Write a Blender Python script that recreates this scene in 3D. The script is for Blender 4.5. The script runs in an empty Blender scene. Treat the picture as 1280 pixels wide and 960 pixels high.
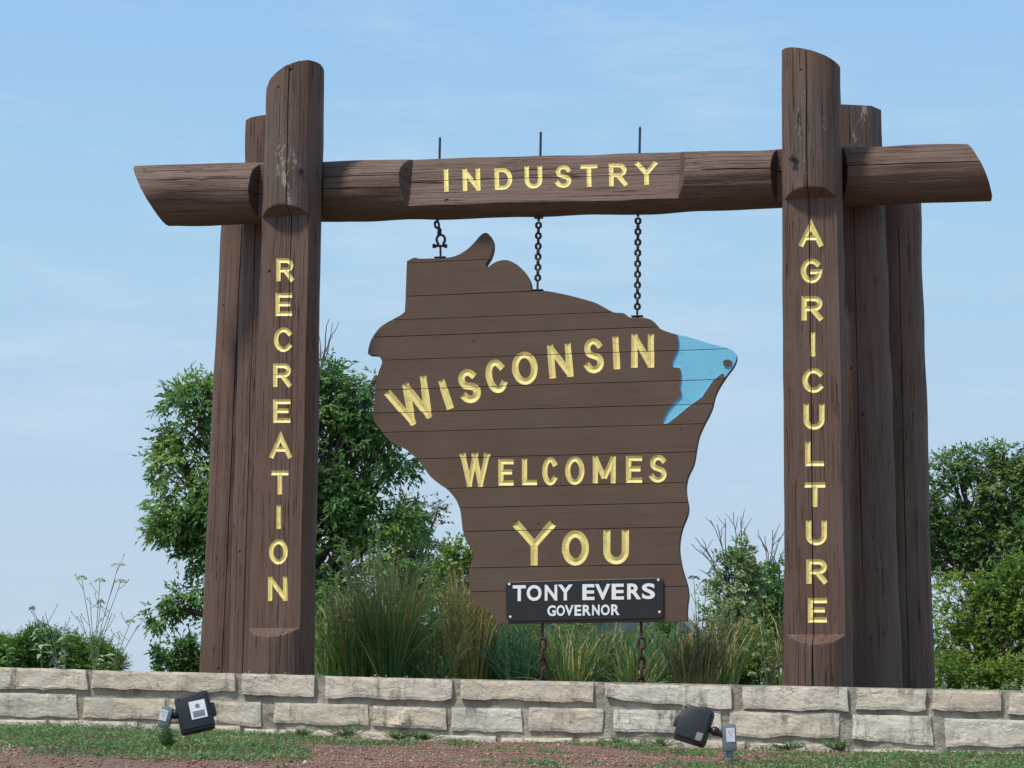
import bpy, bmesh, math, random
import numpy as np
from mathutils import Vector, Matrix, noise
R_ = math.radians
random.seed(7); rng = np.random.default_rng(7)
SC = bpy.context.scene; COL = SC.collection

# ---------------------------------------------------------------- camera, sky, sun
F_PX = 2700.0; PITCH = math.atan(405/F_PX); EYE = Vector((0, 0, .26))
cd = bpy.data.cameras.new('camera'); cam = bpy.data.objects.new('camera', cd); COL.objects.link(cam)
cam.location = EYE; cam.rotation_euler = (math.pi/2+PITCH, 0, 0)
cd.sensor_width = 36; cd.lens = 36*F_PX/1280; cd.clip_start = .1; cd.clip_end = 3000
SC.camera = cam
SUN_EL = 60.; SUN_AZ = -127.      # azimuth clockwise from +Y (behind-left of the camera)
w = bpy.data.worlds.new('World'); SC.world = w; w.use_nodes = True
nt = w.node_tree; nt.nodes.clear()
def N(nt, t, **k):
    n = nt.nodes.new(t)
    for a, b in k.items():
        if a in n.inputs.keys() if False else False: pass
        setattr(n, a, b)
    return n
out = N(nt, 'ShaderNodeOutputWorld'); bg = N(nt, 'ShaderNodeBackground'); sky = N(nt, 'ShaderNodeTexSky')
sky.sky_type = 'NISHITA'; sky.sun_disc = False; sky.sun_elevation = R_(SUN_EL); sky.sun_rotation = R_(SUN_AZ)
sky.air_density = 1.0; sky.dust_density = 2.2; sky.ozone_density = 2.0
bg.inputs[1].default_value = .10
# thin high cloud and summer haze low down, by direction
geo = N(nt, 'ShaderNodeTexCoord'); sep = N(nt, 'ShaderNodeSeparateXYZ'); nt.links.new(geo.outputs['Generated'], sep.inputs[0])
mp = N(nt, 'ShaderNodeMapping'); mp.inputs['Scale'].default_value = (3.2, 3.2, 15); mp.inputs['Rotation'].default_value = (0, .12, 0)
nt.links.new(geo.outputs['Generated'], mp.inputs[0])
no = N(nt, 'ShaderNodeTexNoise'); no.inputs['Scale'].default_value = 2.1; no.inputs['Detail'].default_value = 7; no.inputs['Roughness'].default_value = .62
nt.links.new(mp.outputs[0], no.inputs['Vector'])
cr = N(nt, 'ShaderNodeMapRange'); cr.inputs[1].default_value = .50; cr.inputs[2].default_value = .78; cr.inputs[3].default_value = 0; cr.inputs[4].default_value = .62
nt.links.new(no.outputs[0], cr.inputs[0])
mx = N(nt, 'ShaderNodeMix', data_type='RGBA'); mx.inputs[7].default_value = (6.0, 7.4, 8.8, 1)
hz = N(nt, 'ShaderNodeMix', data_type='RGBA')
rp = N(nt, 'ShaderNodeValToRGB'); el = rp.color_ramp.elements     # summer haze: pale at the horizon, bluer upwards
el[0].position = 0; el[0].color = (.560, .690, .825, 1); el[1].position = 1; el[1].color = (.33, .47, .72, 1)
for p_, c_ in ((.07, (.535, .675, .835)), (.21, (.420, .655, .875)), (.33, (.315, .570, .900)), (.6, (.33, .50, .78))): q_ = el.new(p_); q_.color = (*c_, 1)
nt.links.new(sep.outputs[2], rp.inputs[0]); vm = N(nt, 'ShaderNodeVectorMath', operation='SCALE'); vm.inputs['Scale'].default_value = 10
nt.links.new(rp.outputs[0], vm.inputs[0]); nt.links.new(vm.outputs[0], hz.inputs[7])
hr = N(nt, 'ShaderNodeMapRange'); hr.inputs[1].default_value = .35; hr.inputs[2].default_value = .9; hr.inputs[3].default_value = .93; hr.inputs[4].default_value = .50
nt.links.new(sep.outputs[2], hr.inputs[0]); nt.links.new(hr.outputs[0], hz.inputs[0])
nt.links.new(sky.outputs[0], hz.inputs[6]); nt.links.new(hz.outputs[2], mx.inputs[6]); nt.links.new(cr.outputs[0], mx.inputs[0])
nt.links.new(mx.outputs[2], bg.inputs[0]); nt.links.new(bg.outputs[0], out.inputs[0])
sl = bpy.data.lights.new('sun', 'SUN'); sl.energy = 3.8; sl.angle = R_(6); sl.color = (1, .95, .87)
so = bpy.data.objects.new('sun', sl); COL.objects.link(so)
a, e = R_(SUN_AZ), R_(SUN_EL)
SUN_DIR = Vector((math.sin(a)*math.cos(e), math.cos(a)*math.cos(e), math.sin(e)))
so.rotation_euler = SUN_DIR.to_track_quat('Z', 'Y').to_euler(); so.location = SUN_DIR*40
SC.view_settings.view_transform = 'Standard'; SC.view_settings.look = 'None'; SC.view_settings.exposure = 0.0; SC.view_settings.gamma = 1

# ---------------------------------------------------------------- where things stand
RC = Matrix.Rotation(math.pi/2+PITCH, 3, 'X')
def ray(px, py): return RC @ Vector(((px-640)/F_PX, -(py-480)/F_PX, -1))
def at(px, py, D):
    """world point seen at (px,py) of the survey photo, D metres in front of the camera foot"""
    r = ray(px, py); return EYE + r*(D/r.y)
def project(p):
    q = RC.transposed() @ (Vector(p)-EYE); return 640+F_PX*q.x/-q.z, 480-F_PX*q.y/-q.z
PSI = R_(12)
FR = Matrix.Translation((0, 18, 0)) @ Matrix.Rotation(-PSI, 4, 'Z')      # frame of the sign: x along, y back, z up
FI = FR.inverted()
def loc(px, py, d):
    """point of the sign frame's plane y=d"""
    o = FI @ EYE; v = FI.to_3x3() @ ray(px, py); return o + v*((d-o.y)/v.y)
def zslope(a): return -.0245*max(-7, min(7, a))
def ground_z(x, y):
    l = FI @ Vector((x, y, 0)); return gz(l.x, l.y)
def gz(a, d):
    z = zslope(a)
    if d > -.7: z += .43
    if d < -7.5: z -= min(1.35, (-d-7.5)*.12)
    return z

# ---------------------------------------------------------------- helpers
WM = {}
def tag(o, label=None, cat=None, group=None, kind=None):
    if label: o['label'] = label
    if cat: o['category'] = cat
    if group: o['group'] = group
    if kind: o['kind'] = kind
    return o
def thing(name, p, label, cat, group=None, rot=0):
    o = bpy.data.objects.new(name, None); COL.objects.link(o); o.empty_display_size = .2
    M = Matrix.Translation(p) @ Matrix.Rotation(rot, 4, 'Z'); o.matrix_world = M; WM[o] = M
    return tag(o, label, cat, group)
def place(o, M, parent):
    """M is the world matrix"""
    WM[o] = M
    if parent is not None:
        o.parent = parent; o.matrix_parent_inverse = Matrix.Identity(4); o.matrix_basis = WM[parent].inverted() @ M
    else: o.matrix_basis = M
def link(name, me, parent=None, M=None):
    o = bpy.data.objects.new(name, me); COL.objects.link(o)
    place(o, M if M is not None else (WM[parent] if parent is not None else Matrix.Identity(4)), parent); return o
def mesh(name, V, Fc, mat, parent=None, smooth=False, M=None, attr=None, sharp=None):
    """V in world coordinates"""
    M = M if M is not None else (WM[parent] if parent is not None else Matrix.Identity(4))
    A = np.asarray(V, dtype=np.float64).reshape(-1, 3); I = np.array(M.inverted()); A = A @ I[:3, :3].T + I[:3, 3]
    me = bpy.data.meshes.new(name)
    if isinstance(Fc, np.ndarray):
        n, k = Fc.shape
        me.vertices.add(len(A)); me.vertices.foreach_set('co', A.astype(np.float32).ravel())
        me.loops.add(n*k); me.loops.foreach_set('vertex_index', Fc.astype(np.int32).ravel())
        me.polygons.add(n); me.polygons.foreach_set('loop_start', np.arange(0, n*k, k, dtype=np.int32))
        me.update(calc_edges=True)
    else: me.from_pydata([tuple(v) for v in A], [], Fc)
    if attr is not None:
        at_ = me.attributes.new('tint', 'FLOAT', 'FACE'); at_.data.foreach_set('value', np.asarray(attr, dtype=np.float32))
    me.materials.append(mat)
    if smooth: me.shade_smooth()
    if sharp: me.set_sharp_from_angle(angle=R_(sharp))
    return link(name, me, parent, M)
class MB:
    def __init__(s): s.v = []; s.f = []
    def add(s, v, f):
        n = len(s.v); s.v += [Vector(p) for p in v]; s.f += [tuple(i+n for i in q) for q in f]
    def box(s, M, sx, sy, sz, ch=0):
        bm = bmesh.new(); bmesh.ops.create_cube(bm, size=1)
        for v in bm.verts: v.co = Vector((v.co.x*sx, v.co.y*sy, v.co.z*sz))
        if ch: bmesh.ops.bevel(bm, geom=bm.edges[:], offset=ch, segments=2, affect='EDGES', profile=.6)
        bm.verts.index_update()
        s.add([M @ v.co for v in bm.verts], [[v.index for v in f.verts] for f in bm.faces]); bm.free()
    def tube(s, pts, rad, sides=6, cap=True):
        pts = [Vector(p) for p in pts]; n = len(pts)
        if not hasattr(rad, '__len__'): rad = [rad]*n
        V = []; up = None
        for i, p in enumerate(pts):
            t = (pts[min(i+1, n-1)]-pts[max(i-1, 0)]).normalized()
            if up is None or abs(up.dot(t)) > .98: up = Vector((1, 0, 0)) if abs(t.x) < .8 else Vector((0, 1, 0))
            x = (up - t*up.dot(t)).normalized(); y = t.cross(x); up = x
            for k in range(sides):
                q = 2*math.pi*k/sides; V.append(p + (x*math.cos(q)+y*math.sin(q))*rad[i])
        Fc = [(i*sides+k, i*sides+(k+1) % sides, (i+1)*sides+(k+1) % sides, (i+1)*sides+k) for i in range(n-1) for k in range(sides)]
        if cap: Fc += [tuple(range(sides))[::-1], tuple((n-1)*sides+k for k in range(sides))]
        s.add(V, Fc)
    def build(s, name, mat, parent=None, smooth=False, M=None, sharp=None): return mesh(name, s.v, s.f, mat, parent, smooth, M, None, sharp)

# ---------------------------------------------------------------- materials
def mat(name):
    m = bpy.data.materials.new(name); m.use_nodes = True; t = m.node_tree
    return m, t, t.nodes['Principled BSDF']
def lk(t, a, b): t.links.new(a, b)
def noise_n(t, vec, scale, detail=4, rough=.55, dist=0):
    n = t.nodes.new('ShaderNodeTexNoise'); n.inputs['Scale'].default_value = scale; n.inputs['Detail'].default_value = detail
    n.inputs['Roughness'].default_value = rough; n.inputs['Distortion'].default_value = dist
    if vec is not None: lk(t, vec, n.inputs['Vector'])
    return n.outputs[0]
def mapped(t, scale, rot=(0, 0, 0), what='Object'):
    c = t.nodes.new('ShaderNodeTexCoord'); m = t.nodes.new('ShaderNodeMapping'); m.inputs['Scale'].default_value = scale; m.inputs['Rotation'].default_value = rot
    lk(t, c.outputs[what], m.inputs[0])
    oi = t.nodes.new('ShaderNodeObjectInfo'); ad = t.nodes.new('ShaderNodeVectorMath'); ad.operation = 'ADD'
    mu = t.nodes.new('ShaderNodeMath'); mu.operation = 'MULTIPLY'; mu.inputs[1].default_value = 37; lk(t, oi.outputs['Random'], mu.inputs[0])
    lk(t, m.outputs[0], ad.inputs[0]); lk(t, mu.outputs[0], ad.inputs[1]); return ad.outputs[0]
def rang(t, v, a, b, c=0, d=1):
    n = t.nodes.new('ShaderNodeMapRange'); lk(t, v, n.inputs[0])
    for i, x in enumerate((a, b, c, d)): n.inputs[i+1].default_value = x
    return n.outputs[0]
def mixc(t, fac, a, b, mode='MIX'):
    n = t.nodes.new('ShaderNodeMix'); n.data_type = 'RGBA'; n.blend_type = mode
    if hasattr(fac, 'links'): lk(t, fac, n.inputs[0])
    else: n.inputs[0].default_value = fac
    for x, i in ((a, 6), (b, 7)):
        if hasattr(x, 'links'): lk(t, x, n.inputs[i])
        else: n.inputs[i].default_value = (*x, 1)
    return n.outputs[2]
def math_n(t, op, a, b):
    n = t.nodes.new('ShaderNodeMath'); n.operation = op
    for x, i in ((a, 0), (b, 1)):
        if hasattr(x, 'links'): lk(t, x, n.inputs[i])
        else: n.inputs[i].default_value = x
    return n.outputs[0]
def bump(t, bs, h, dist, strength=1):
    b = t.nodes.new('ShaderNodeBump'); b.inputs['Distance'].default_value = dist; b.inputs['Strength'].default_value = strength
    lk(t, h, b.inputs['Height']); lk(t, b.outputs[0], bs.inputs['Normal'])

def wood_mat(name, axis, c0, c1, worn=False, rough=.62):
    m, t, b = mat(name)
    s = (1, 1, .06) if axis == 'z' else (.06, 1, 1)
    v = mapped(t, s)
    grain = noise_n(t, v, 22, 6, .62)
    fine = noise_n(t, v, 90, 4, .6)
    big = noise_n(t, mapped(t, (1, 1, .5)), 2.1, 4, .6)
    c = mixc(t, rang(t, big, .3, .7), c0, c1)
    c = mixc(t, rang(t, grain, .35, .68, .0, .36 if axis == 'z' else .18), c, tuple(x*.55 for x in c0))
    # checks in the timber: thin dark lines along the grain
    s2 = (1, 1, .018) if axis == 'z' else (.018, 1, 1)
    ck = noise_n(t, mapped(t, s2), 17, 2, .5)
    line = rang(t, math_n(t, 'ABSOLUTE', math_n(t, 'SUBTRACT', ck, .60), 0), .0, .010, 1, 0)
    gate = rang(t, noise_n(t, mapped(t, (1, 1, 1)), 1.6, 3), .48, .6)
    line = math_n(t, 'MULTIPLY', line, gate)
    if axis != 'z': line = math_n(t, 'MULTIPLY', line, .55)
    c = mixc(t, line, c, (.012, .009, .009))
    gr_ = noise_n(t, mapped(t, (1, 1, .22) if axis == 'z' else (.22, 1, 1)), 4.2, 5, .7)
    c = mixc(t, rang(t, gr_, .50, .68, 0, .42 if axis == 'z' else .22), c, (.140, .112, .092))
    if axis == 'x': c = mixc(t, rang(t, noise_n(t, mapped(t, (.6, 1, 1)), 3.0, 6, .7), .50, .70, 0, .5), c, (.115, .088, .045))
    oi = t.nodes.new('ShaderNodeObjectInfo'); c = mixc(t, rang(t, oi.outputs['Random'], 0, 1, 0, .28), c, tuple(x*.72 for x in c0))
    ck2 = noise_n(t, mapped(t, tuple(x*1.0 for x in s2)), 46, 2, .5)
    line2 = math_n(t, 'MULTIPLY', rang(t, math_n(t, 'ABSOLUTE', math_n(t, 'SUBTRACT', ck2, .56), 0), .0, .014, 1, 0), rang(t, noise_n(t, mapped(t, (1, 1, .6) if axis == 'z' else (.6, 1, 1)), 3.1, 3), .42, .58, 0, .75 if axis == 'z' else .25))
    c = mixc(t, line2, c, tuple(x*.30 for x in c0))
    # knots and nail stains
    kn = t.nodes.new('ShaderNodeTexVoronoi'); kn.inputs['Scale'].default_value = 3.4; lk(t, mapped(t, (1, 1, .75) if axis == 'z' else (.75, 1, 1)), kn.inputs['Vector'])
    kf = rang(t, kn.outputs['Distance'], .015, .055, .85, 0)
    c = mixc(t, kf, c, (.018, .013, .012))
    if worn:
        at_ = t.nodes.new('ShaderNodeAttribute'); at_.attribute_name = 'wear'
        n1 = noise_n(t, mapped(t, (1, 1, .30)), 60, 5, .75)
        n2 = noise_n(t, mapped(t, (1, 1, .3)), 7, 4, .6)
        g = math_n(t, 'MULTIPLY', at_.outputs['Fac'], rang(t, n2, .40, .66, .15, 1.0))
        thr = math_n(t, 'ADD', n1, math_n(t, 'MULTIPLY', g, .34))
        wm = rang(t, thr, .76, .80)
        c = mixc(t, rang(t, at_.outputs['Fac'], 0, 1, 0, .35), c, (.085, .08, .07))
        c = mixc(t, wm, c, mixc(t, fine, (.16, .145, .12), (.5, .46, .40)))
    lk(t, c, b.inputs['Base Color']); b.inputs['Roughness'].default_value = rough; b.inputs['Specular IOR Level'].default_value = .35
    h = math_n(t, 'ADD', math_n(t, 'MULTIPLY', grain, .7), math_n(t, 'MULTIPLY', fine, .25))
    h = math_n(t, 'SUBTRACT', h, math_n(t, 'MULTIPLY', math_n(t, 'ADD', line, line2), .8)); h = math_n(t, 'SUBTRACT', h, kf)
    bump(t, b, h, .014 if axis == 'z' else .0045, 1 if axis == 'z' else .55)
    return m
M_LOG = wood_mat('brown_stained_log', 'z', (.136, .074, .050), (.166, .104, .077), True)
M_PLANK = wood_mat('brown_painted_plank', 'x', (.114, .068, .044), (.136, .086, .060))

def paint(name, col, var=.12, rough=.5, metal=0, scale=30, bd=.002, dirt=None, dirta=.45):
    m, t, b = mat(name); n = noise_n(t, mapped(t, (1, 1, 1)), scale, 5, .6)
    c = mixc(t, n, tuple(x*(1-var) for x in col), tuple(min(1, x*(1+var)) for x in col))
    if dirt: c = mixc(t, rang(t, noise_n(t, mapped(t, (1, 1, 1)), scale*.35, 6, .7), .45, .7, 0, dirta), c, dirt)
    lk(t, c, b.inputs['Base Color']); b.inputs['Roughness'].default_value = rough; b.inputs['Metallic'].default_value = metal
    bump(t, b, n, bd, .6); return m
M_YEL = paint('yellow_letter_paint', (.90, .74, .25), .06, .5, scale=60, dirt=(.42, .32, .12), dirta=.55)
def blue_mat():
    m, t, b = mat('light_blue_paint'); v = mapped(t, (.08, 1, 1)); g = noise_n(t, v, 30, 5, .65); n = noise_n(t, mapped(t, (1, 1, 1)), 5, 5, .6)
    c = mixc(t, n, (.155, .49, .69), (.21, .57, .77)); c = mixc(t, rang(t, g, .58, .72, 0, .5), c, (.10, .30, .44)); c = mixc(t, rang(t, noise_n(t, v, 70, 4, .7), .66, .72, 0, .6), c, (.13, .12, .10))
    lk(t, c, b.inputs['Base Color']); b.inputs['Roughness'].default_value = .5; bump(t, b, g, .003, .6); return m
M_BLUE = blue_mat()
M_UNUSED = paint('light_blue_paint', (.17, .52, .72), .10, .5, scale=14, dirt=(.12, .38, .55))
M_BLACKP = paint('dark_plate', (.019, .018, .018), .2, .45, scale=50)
M_WHITE = paint('white_paint', (.90, .90, .90), .03, .4)
M_STEEL = paint('dark_chain_steel', (.040, .038, .042), .3, .5, .4, scale=80, dirt=(.10, .045, .03))
M_RUST = paint('rusty_steel', (.040, .020, .017), .4, .75, .1, scale=60, dirt=(.16, .08, .05), dirta=.6)
M_LAMPB = paint('black_lamp_housing', (.018, .019, .022), .2, .38, scale=60)
M_LAMPG = paint('grey_cast_box', (.20, .24, .27), .15, .45, .3, scale=40)
M_STICK = paint('white_sticker', (.75, .76, .78), .06, .5)
M_SILV = paint('silver_sticker', (.26, .22, .22), .1, .4, .2)
M_CAR = paint('silver_car_paint', (.42, .47, .50), .03, .3, .5)
M_TYRE = paint('tyre_rubber', (.02, .02, .02), .2, .8)
M_ORANGE = paint('orange_lens', (.80, .12, .03), .05, .3)
m, t, b = mat('tinted_glass'); b.inputs['Base Color'].default_value = (.10, .14, .16, 1); b.inputs['Roughness'].default_value = .08; b.inputs['Metallic'].default_value = .3; M_GLASS = m
m, t, b = mat('lens_glass'); b.inputs['Base Color'].default_value = (.6, .65, .7, 1); b.inputs['Roughness'].default_value = .05; b.inputs['Transmission Weight'].default_value = .6; M_LENS = m

# limestone
def stone_mat():
    m, t, b = mat('cream_limestone'); oi = t.nodes.new('ShaderNodeObjectInfo')
    v = mapped(t, (1, 1, 1))
    n1 = noise_n(t, v, 5, 6, .62); n2 = noise_n(t, v, 38, 5, .65); n3 = noise_n(t, mapped(t, (1, 1, 2.4)), 9, 5, .7, .4)
    c = mixc(t, n1, (.60, .55, .45), (.82, .76, .64))
    c = mixc(t, rang(t, oi.outputs['Random'], 0, 1, 0, .85), c, (.62, .52, .37))
    c = mixc(t, rang(t, n3, .54, .72, 0, .55), c, (.36, .27, .16))
    c = mixc(t, rang(t, noise_n(t, v, 2.3, 4, .6), .46, .66, 0, .55), c, (.40, .37, .31))
    vo = t.nodes.new('ShaderNodeTexVoronoi'); vo.feature = 'DISTANCE_TO_EDGE'; vo.inputs['Scale'].default_value = 5.5
    wp = t.nodes.new('ShaderNodeMix'); wp.data_type = 'RGBA'; wp.blend_type = 'ADD'; wp.inputs[0].default_value = .22
    nz_ = t.nodes.new('ShaderNodeTexNoise'); nz_.inputs['Scale'].default_value = 6; nz_.inputs['Detail'].default_value = 5; lk(t, v, nz_.inputs['Vector']); lk(t, mapped(t, (1, 1, 1.7)), wp.inputs[6]); lk(t, nz_.outputs['Color'], wp.inputs[7]); lk(t, wp.outputs[2], vo.inputs['Vector'])
    vein = math_n(t, 'MULTIPLY', rang(t, vo.outputs['Distance'], 0, .030, 1, 0), rang(t, noise_n(t, v, 4.5, 4), .48, .62, 0, .5))
    c = mixc(t, vein, c, (.17, .14, .10))
    # lichen and water streaks, heaviest near the top arris
    v2 = mapped(t, (1, 1, .22)); st = noise_n(t, v2, 13, 5, .7)
    c = mixc(t, math_n(t, 'MULTIPLY', rang(t, st, .50, .66, 0, .85), rang(t, noise_n(t, v, 3.7, 4), .44, .60)), c, (.11, .105, .085))
    c = mixc(t, rang(t, noise_n(t, v, 70, 3, .6), .64, .74, 0, .65), c, (.085, .075, .06))
    lich = math_n(t, 'MULTIPLY', rang(t, noise_n(t, v, 3.0, 3), .56, .66), rang(t, noise_n(t, v, 24, 4, .7), .47, .56))
    c = mixc(t, math_n(t, 'MULTIPLY', lich, .6), c, (.52, .52, .49))
    lk(t, c, b.inputs['Base Color']); b.inputs['Roughness'].default_value = .9
    h = math_n(t, 'ADD', math_n(t, 'MULTIPLY', n2, .7), math_n(t, 'MULTIPLY', n3, .8)); h = math_n(t, 'SUBTRACT', h, math_n(t, 'MULTIPLY', vein, .9)); bump(t, b, h, .010, .8); return m
M_STONE = stone_mat()
m, t, b = mat('grey_mortar'); v = mapped(t, (1, 1, 1)); n1 = noise_n(t, v, 4, 6, .65); n2 = noise_n(t, v, 60, 4, .6)
c = mixc(t, rang(t, n1, .35, .65), (.26, .235, .185), (.50, .455, .36)); c = mixc(t, rang(t, noise_n(t, v, 9, 6, .7), .52, .7, 0, .6), c, (.10, .09, .07))
lk(t, c, b.inputs['Base Color']); b.inputs['Roughness'].default_value = .95; bump(t, b, math_n(t, 'ADD', n2, n1), .012, .9); M_MORTAR = m

m, t, b = mat('ground_soil'); cc = t.nodes.new('ShaderNodeTexCoord'); v = cc.outputs['Object']
n1 = noise_n(t, v, .8, 5, .6); n2 = noise_n(t, v, 45, 5, .7)
c = mixc(t, n2, (.15, .075, .055), (.32, .18, .135)); c = mixc(t, rang(t, n1, .45, .62, 0, .5), c, (.13, .14, .07))
sx = t.nodes.new('ShaderNodeSeparateXYZ'); lk(t, v, sx.inputs[0]); c = mixc(t, rang(t, sx.outputs[1], -.8, -.5), c, mixc(t, n1, (.08, .10, .04), (.16, .13, .07)))
lk(t, c, b.inputs['Base Color']); b.inputs['Roughness'].default_value = .95; bump(t, b, n2, .02, 1); M_GROUND = m

def leaf_mat(name, c0, c1, c2=None, trans=.48, rough=.42):
    m = bpy.data.materials.new(name); m.use_nodes = True; t = m.node_tree; b = t.nodes['Principled BSDF']; o = t.nodes['Material Output']
    at_ = t.nodes.new('ShaderNodeAttribute'); at_.attribute_name = 'tint'
    c = mixc(t, rang(t, at_.outputs['Fac'], 0, .8), c0, c1)
    if c2: c = mixc(t, rang(t, at_.outputs['Fac'], .8, .95), c, c2)
    lk(t, c, b.inputs['Base Color']); b.inputs['Roughness'].default_value = rough; b.inputs['Specular IOR Level'].default_value = .35
    tr = t.nodes.new('ShaderNodeBsdfTranslucent'); lk(t, mixc(t, .5, c, (.12, .20, .02)), tr.inputs[0])
    ms = t.nodes.new('ShaderNodeMixShader'); ms.inputs[0].default_value = trans
    lk(t, b.outputs[0], ms.inputs[1]); lk(t, tr.outputs[0], ms.inputs[2]); lk(t, ms.outputs[0], o.inputs[0]); return m
L_ASH = leaf_mat('ash_leaf', (0.084, 0.209, 0.068), (0.213, 0.382, 0.110), (0.342, 0.493, 0.124))
L_FAR = leaf_mat('far_tree_leaf', (0.084, 0.198, 0.068), (0.201, 0.333, 0.103), (0.312, 0.421, 0.124))
L_YEL = leaf_mat('yellow_green_leaf', (0.118, 0.238, 0.045), (0.281, 0.410, 0.072), (0.475, 0.475, 0.123))
L_DARK = leaf_mat('dark_shrub_leaf', (0.057, 0.139, 0.057), (0.130, 0.260, 0.092), (0.231, 0.357, 0.115))
L_SAGE = leaf_mat('silvery_leaf', (0.182, 0.290, 0.135), (0.344, 0.483, 0.245), (0.486, 0.602, 0.332), .3, .6)
L_JUN = leaf_mat('juniper_needle', (0.068, 0.176, 0.042), (0.150, 0.307, 0.064), (0.254, 0.395, 0.092), .25)
L_RED = leaf_mat('browning_leaf', (0.131, 0.186, 0.094), (0.260, 0.223, 0.131), (0.409, 0.223, 0.131))
L_GRA = leaf_mat('green_blade', (0.096, 0.263, 0.096), (0.235, 0.443, 0.125), (0.664, 0.554, 0.249), .35)
L_GRB = leaf_mat('blue_green_blade', (0.056, 0.210, 0.128), (0.128, 0.338, 0.182), (0.338, 0.450, 0.198), .3)
L_GRY = leaf_mat('straw_blade', (0.277, 0.388, 0.111), (0.608, 0.554, 0.207), (0.850, 0.749, 0.361), .35)
L_PLUME = leaf_mat('seed_plume', (0.290, 0.217, 0.131), (0.464, 0.362, 0.217), (0.609, 0.522, 0.348), .3, .8)
L_WEED = leaf_mat('low_weed_leaf', (0.087, 0.190, 0.083), (0.182, 0.315, 0.136), (0.326, 0.381, 0.164), .3)
L_FLOR = leaf_mat('white_floret', (.34, .42, .26), (.62, .68, .50), (.75, .78, .65), .3, .7)
M_BARK = paint('tree_bark', (.085, .066, .052), .4, .9, scale=12, bd=.01)
M_DEAD = paint('dead_twig', (.12, .105, .10), .3, .9, scale=12)
M_STEM = paint('green_stem', (.13, .19, .10), .3, .7, scale=20)

# ---------------------------------------------------------------- ground
def ground():
    A = [-900, -300, -100, -40, -20, -12, -9]+[-8+.4*i for i in range(41)]+[9, 12, 20, 40, 100, 300, 900]
    D = [-60, -30, -22, -19, -16, -14, -12, -11, -10]+[-9+.3*i for i in range(28)]+[-.701, -.70, -.3, .3, 1, 2, 4, 8, 16, 40, 100, 300, 900, 1800]
    V = []
    for d in D:
        for a_ in A:
            z = gz(a_, d)
            if -9 < d < -.9: z += .022*noise.noise(Vector((a_*.7, d*.7, 3)))+.008*noise.noise(Vector((a_*3, d*3, 9)))
            V.append(FR @ Vector((a_, d, z)))
    n = len(A); Fc = [(i*n+j, i*n+j+1, (i+1)*n+j+1, (i+1)*n+j) for i in range(len(D)-1) for j in range(n-1)]
    o = mesh('ground', V, Fc, M_GROUND, None, True, FR); tag(o, 'red gravel and soil ground in front of and behind the wall', kind='structure')
ground()
def gnoise(a_, d): return gz(a_, d) + (.022*noise.noise(Vector((a_*.7, d*.7, 3)))+.008*noise.noise(Vector((a_*3, d*3, 9))) if -9 < d < -.9 else 0)

# ---------------------------------------------------------------- stone wall
WALL_D = -.95
wall = thing('stone_wall', FR @ Vector((0, WALL_D, 0)), 'low mortared wall of rough cream limestone blocks running below the log sign', 'wall', rot=-PSI)
def stone(x0, x1, yt0, yt1, yb0, yb1, d, seed, bulge=.05, depth=.30):
    """px corners: top-left y, top-right y, bottom-left y, bottom-right y"""
    r = random.Random(seed)
    p = [loc(x0, yt0, d), loc(x1, yt1, d), loc(x0, yb0, d), loc(x1, yb1, d)]
    W_ = (p[1]-p[0]).length; H_ = (p[0]-p[2]).length
    nx = max(8, int(W_/.022)); nz = max(6, int(H_/.022))
    planes = []
    for k in range(int(7+W_*13)):
        u0 = r.random()*W_; v0 = r.random()*H_
        planes.append((u0, v0, r.uniform(-.50, .50), r.uniform(-.62, .62), r.uniform(.55, 1)*bulge))
    off = Vector((r.random()*50, 0, r.random()*50))
    V = []
    sk = [r.uniform(-.05, .05)*.4 for _ in range(4)]
    for j in range(nz+1):
        for i in range(nx+1):
            s, t_ = i/nx, j/nz
            q = p[0]*(1-s)*(1-t_)+p[1]*s*(1-t_)+p[2]*(1-s)*t_+p[3]*s*t_
            e = Vector((noise.noise(off+Vector((s*W_*3.5, 0, t_*H_*3.5))), 0, noise.noise(off+Vector((s*W_*5, 9, t_*H_*5)))))
            e2 = Vector((noise.noise(off+Vector((s*W_*14, 3, t_*H_*14))), 0, noise.noise(off+Vector((s*W_*14, 7, t_*H_*14)))))
            e = e*.020+e2*.007
            if j == 0: e.z *= .25
            q = q + e
            u, v = s*W_, t_*H_
            h = min([c_+gx*(u-u0)+gy*(v-v0) for (u0, v0, gx, gy, c_) in planes]+[bulge])
            h = max(h, .006)
            edge = min(u, W_-u, v, H_-v); h *= min(1, .35+edge/.022)
            h += .007*noise.noise(off+Vector((u*7, 0, v*10)))+.0035*noise.noise(off+Vector((u*32, 5, v*36)))
            q.y -= h
            V.append(FR @ q)
    Fc = [(j*(nx+1)+i, (j+1)*(nx+1)+i, (j+1)*(nx+1)+i+1, j*(nx+1)+i+1) for j in range(nz) for i in range(nx)]
    rim = [i for i in range(nx+1)]+[j*(nx+1)+nx for j in range(1, nz+1)]+[nz*(nx+1)+i for i in range(nx-1, -1, -1)]+[j*(nx+1) for j in range(nz-1, 0, -1)]
    bk = len(V); back = FR.to_3x3() @ Vector((0, 1, 0))
    for i in rim: V.append(V[i]+back*depth)
    m_ = len(rim)
    Fc += [(rim[k], rim[(k+1) % m_], bk+(k+1) % m_, bk+k) for k in range(m_)]+[tuple(bk+k for k in range(m_))[::-1]]
    mesh('stone', V, Fc, M_STONE, wall, False)
D0 = WALL_D
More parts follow.
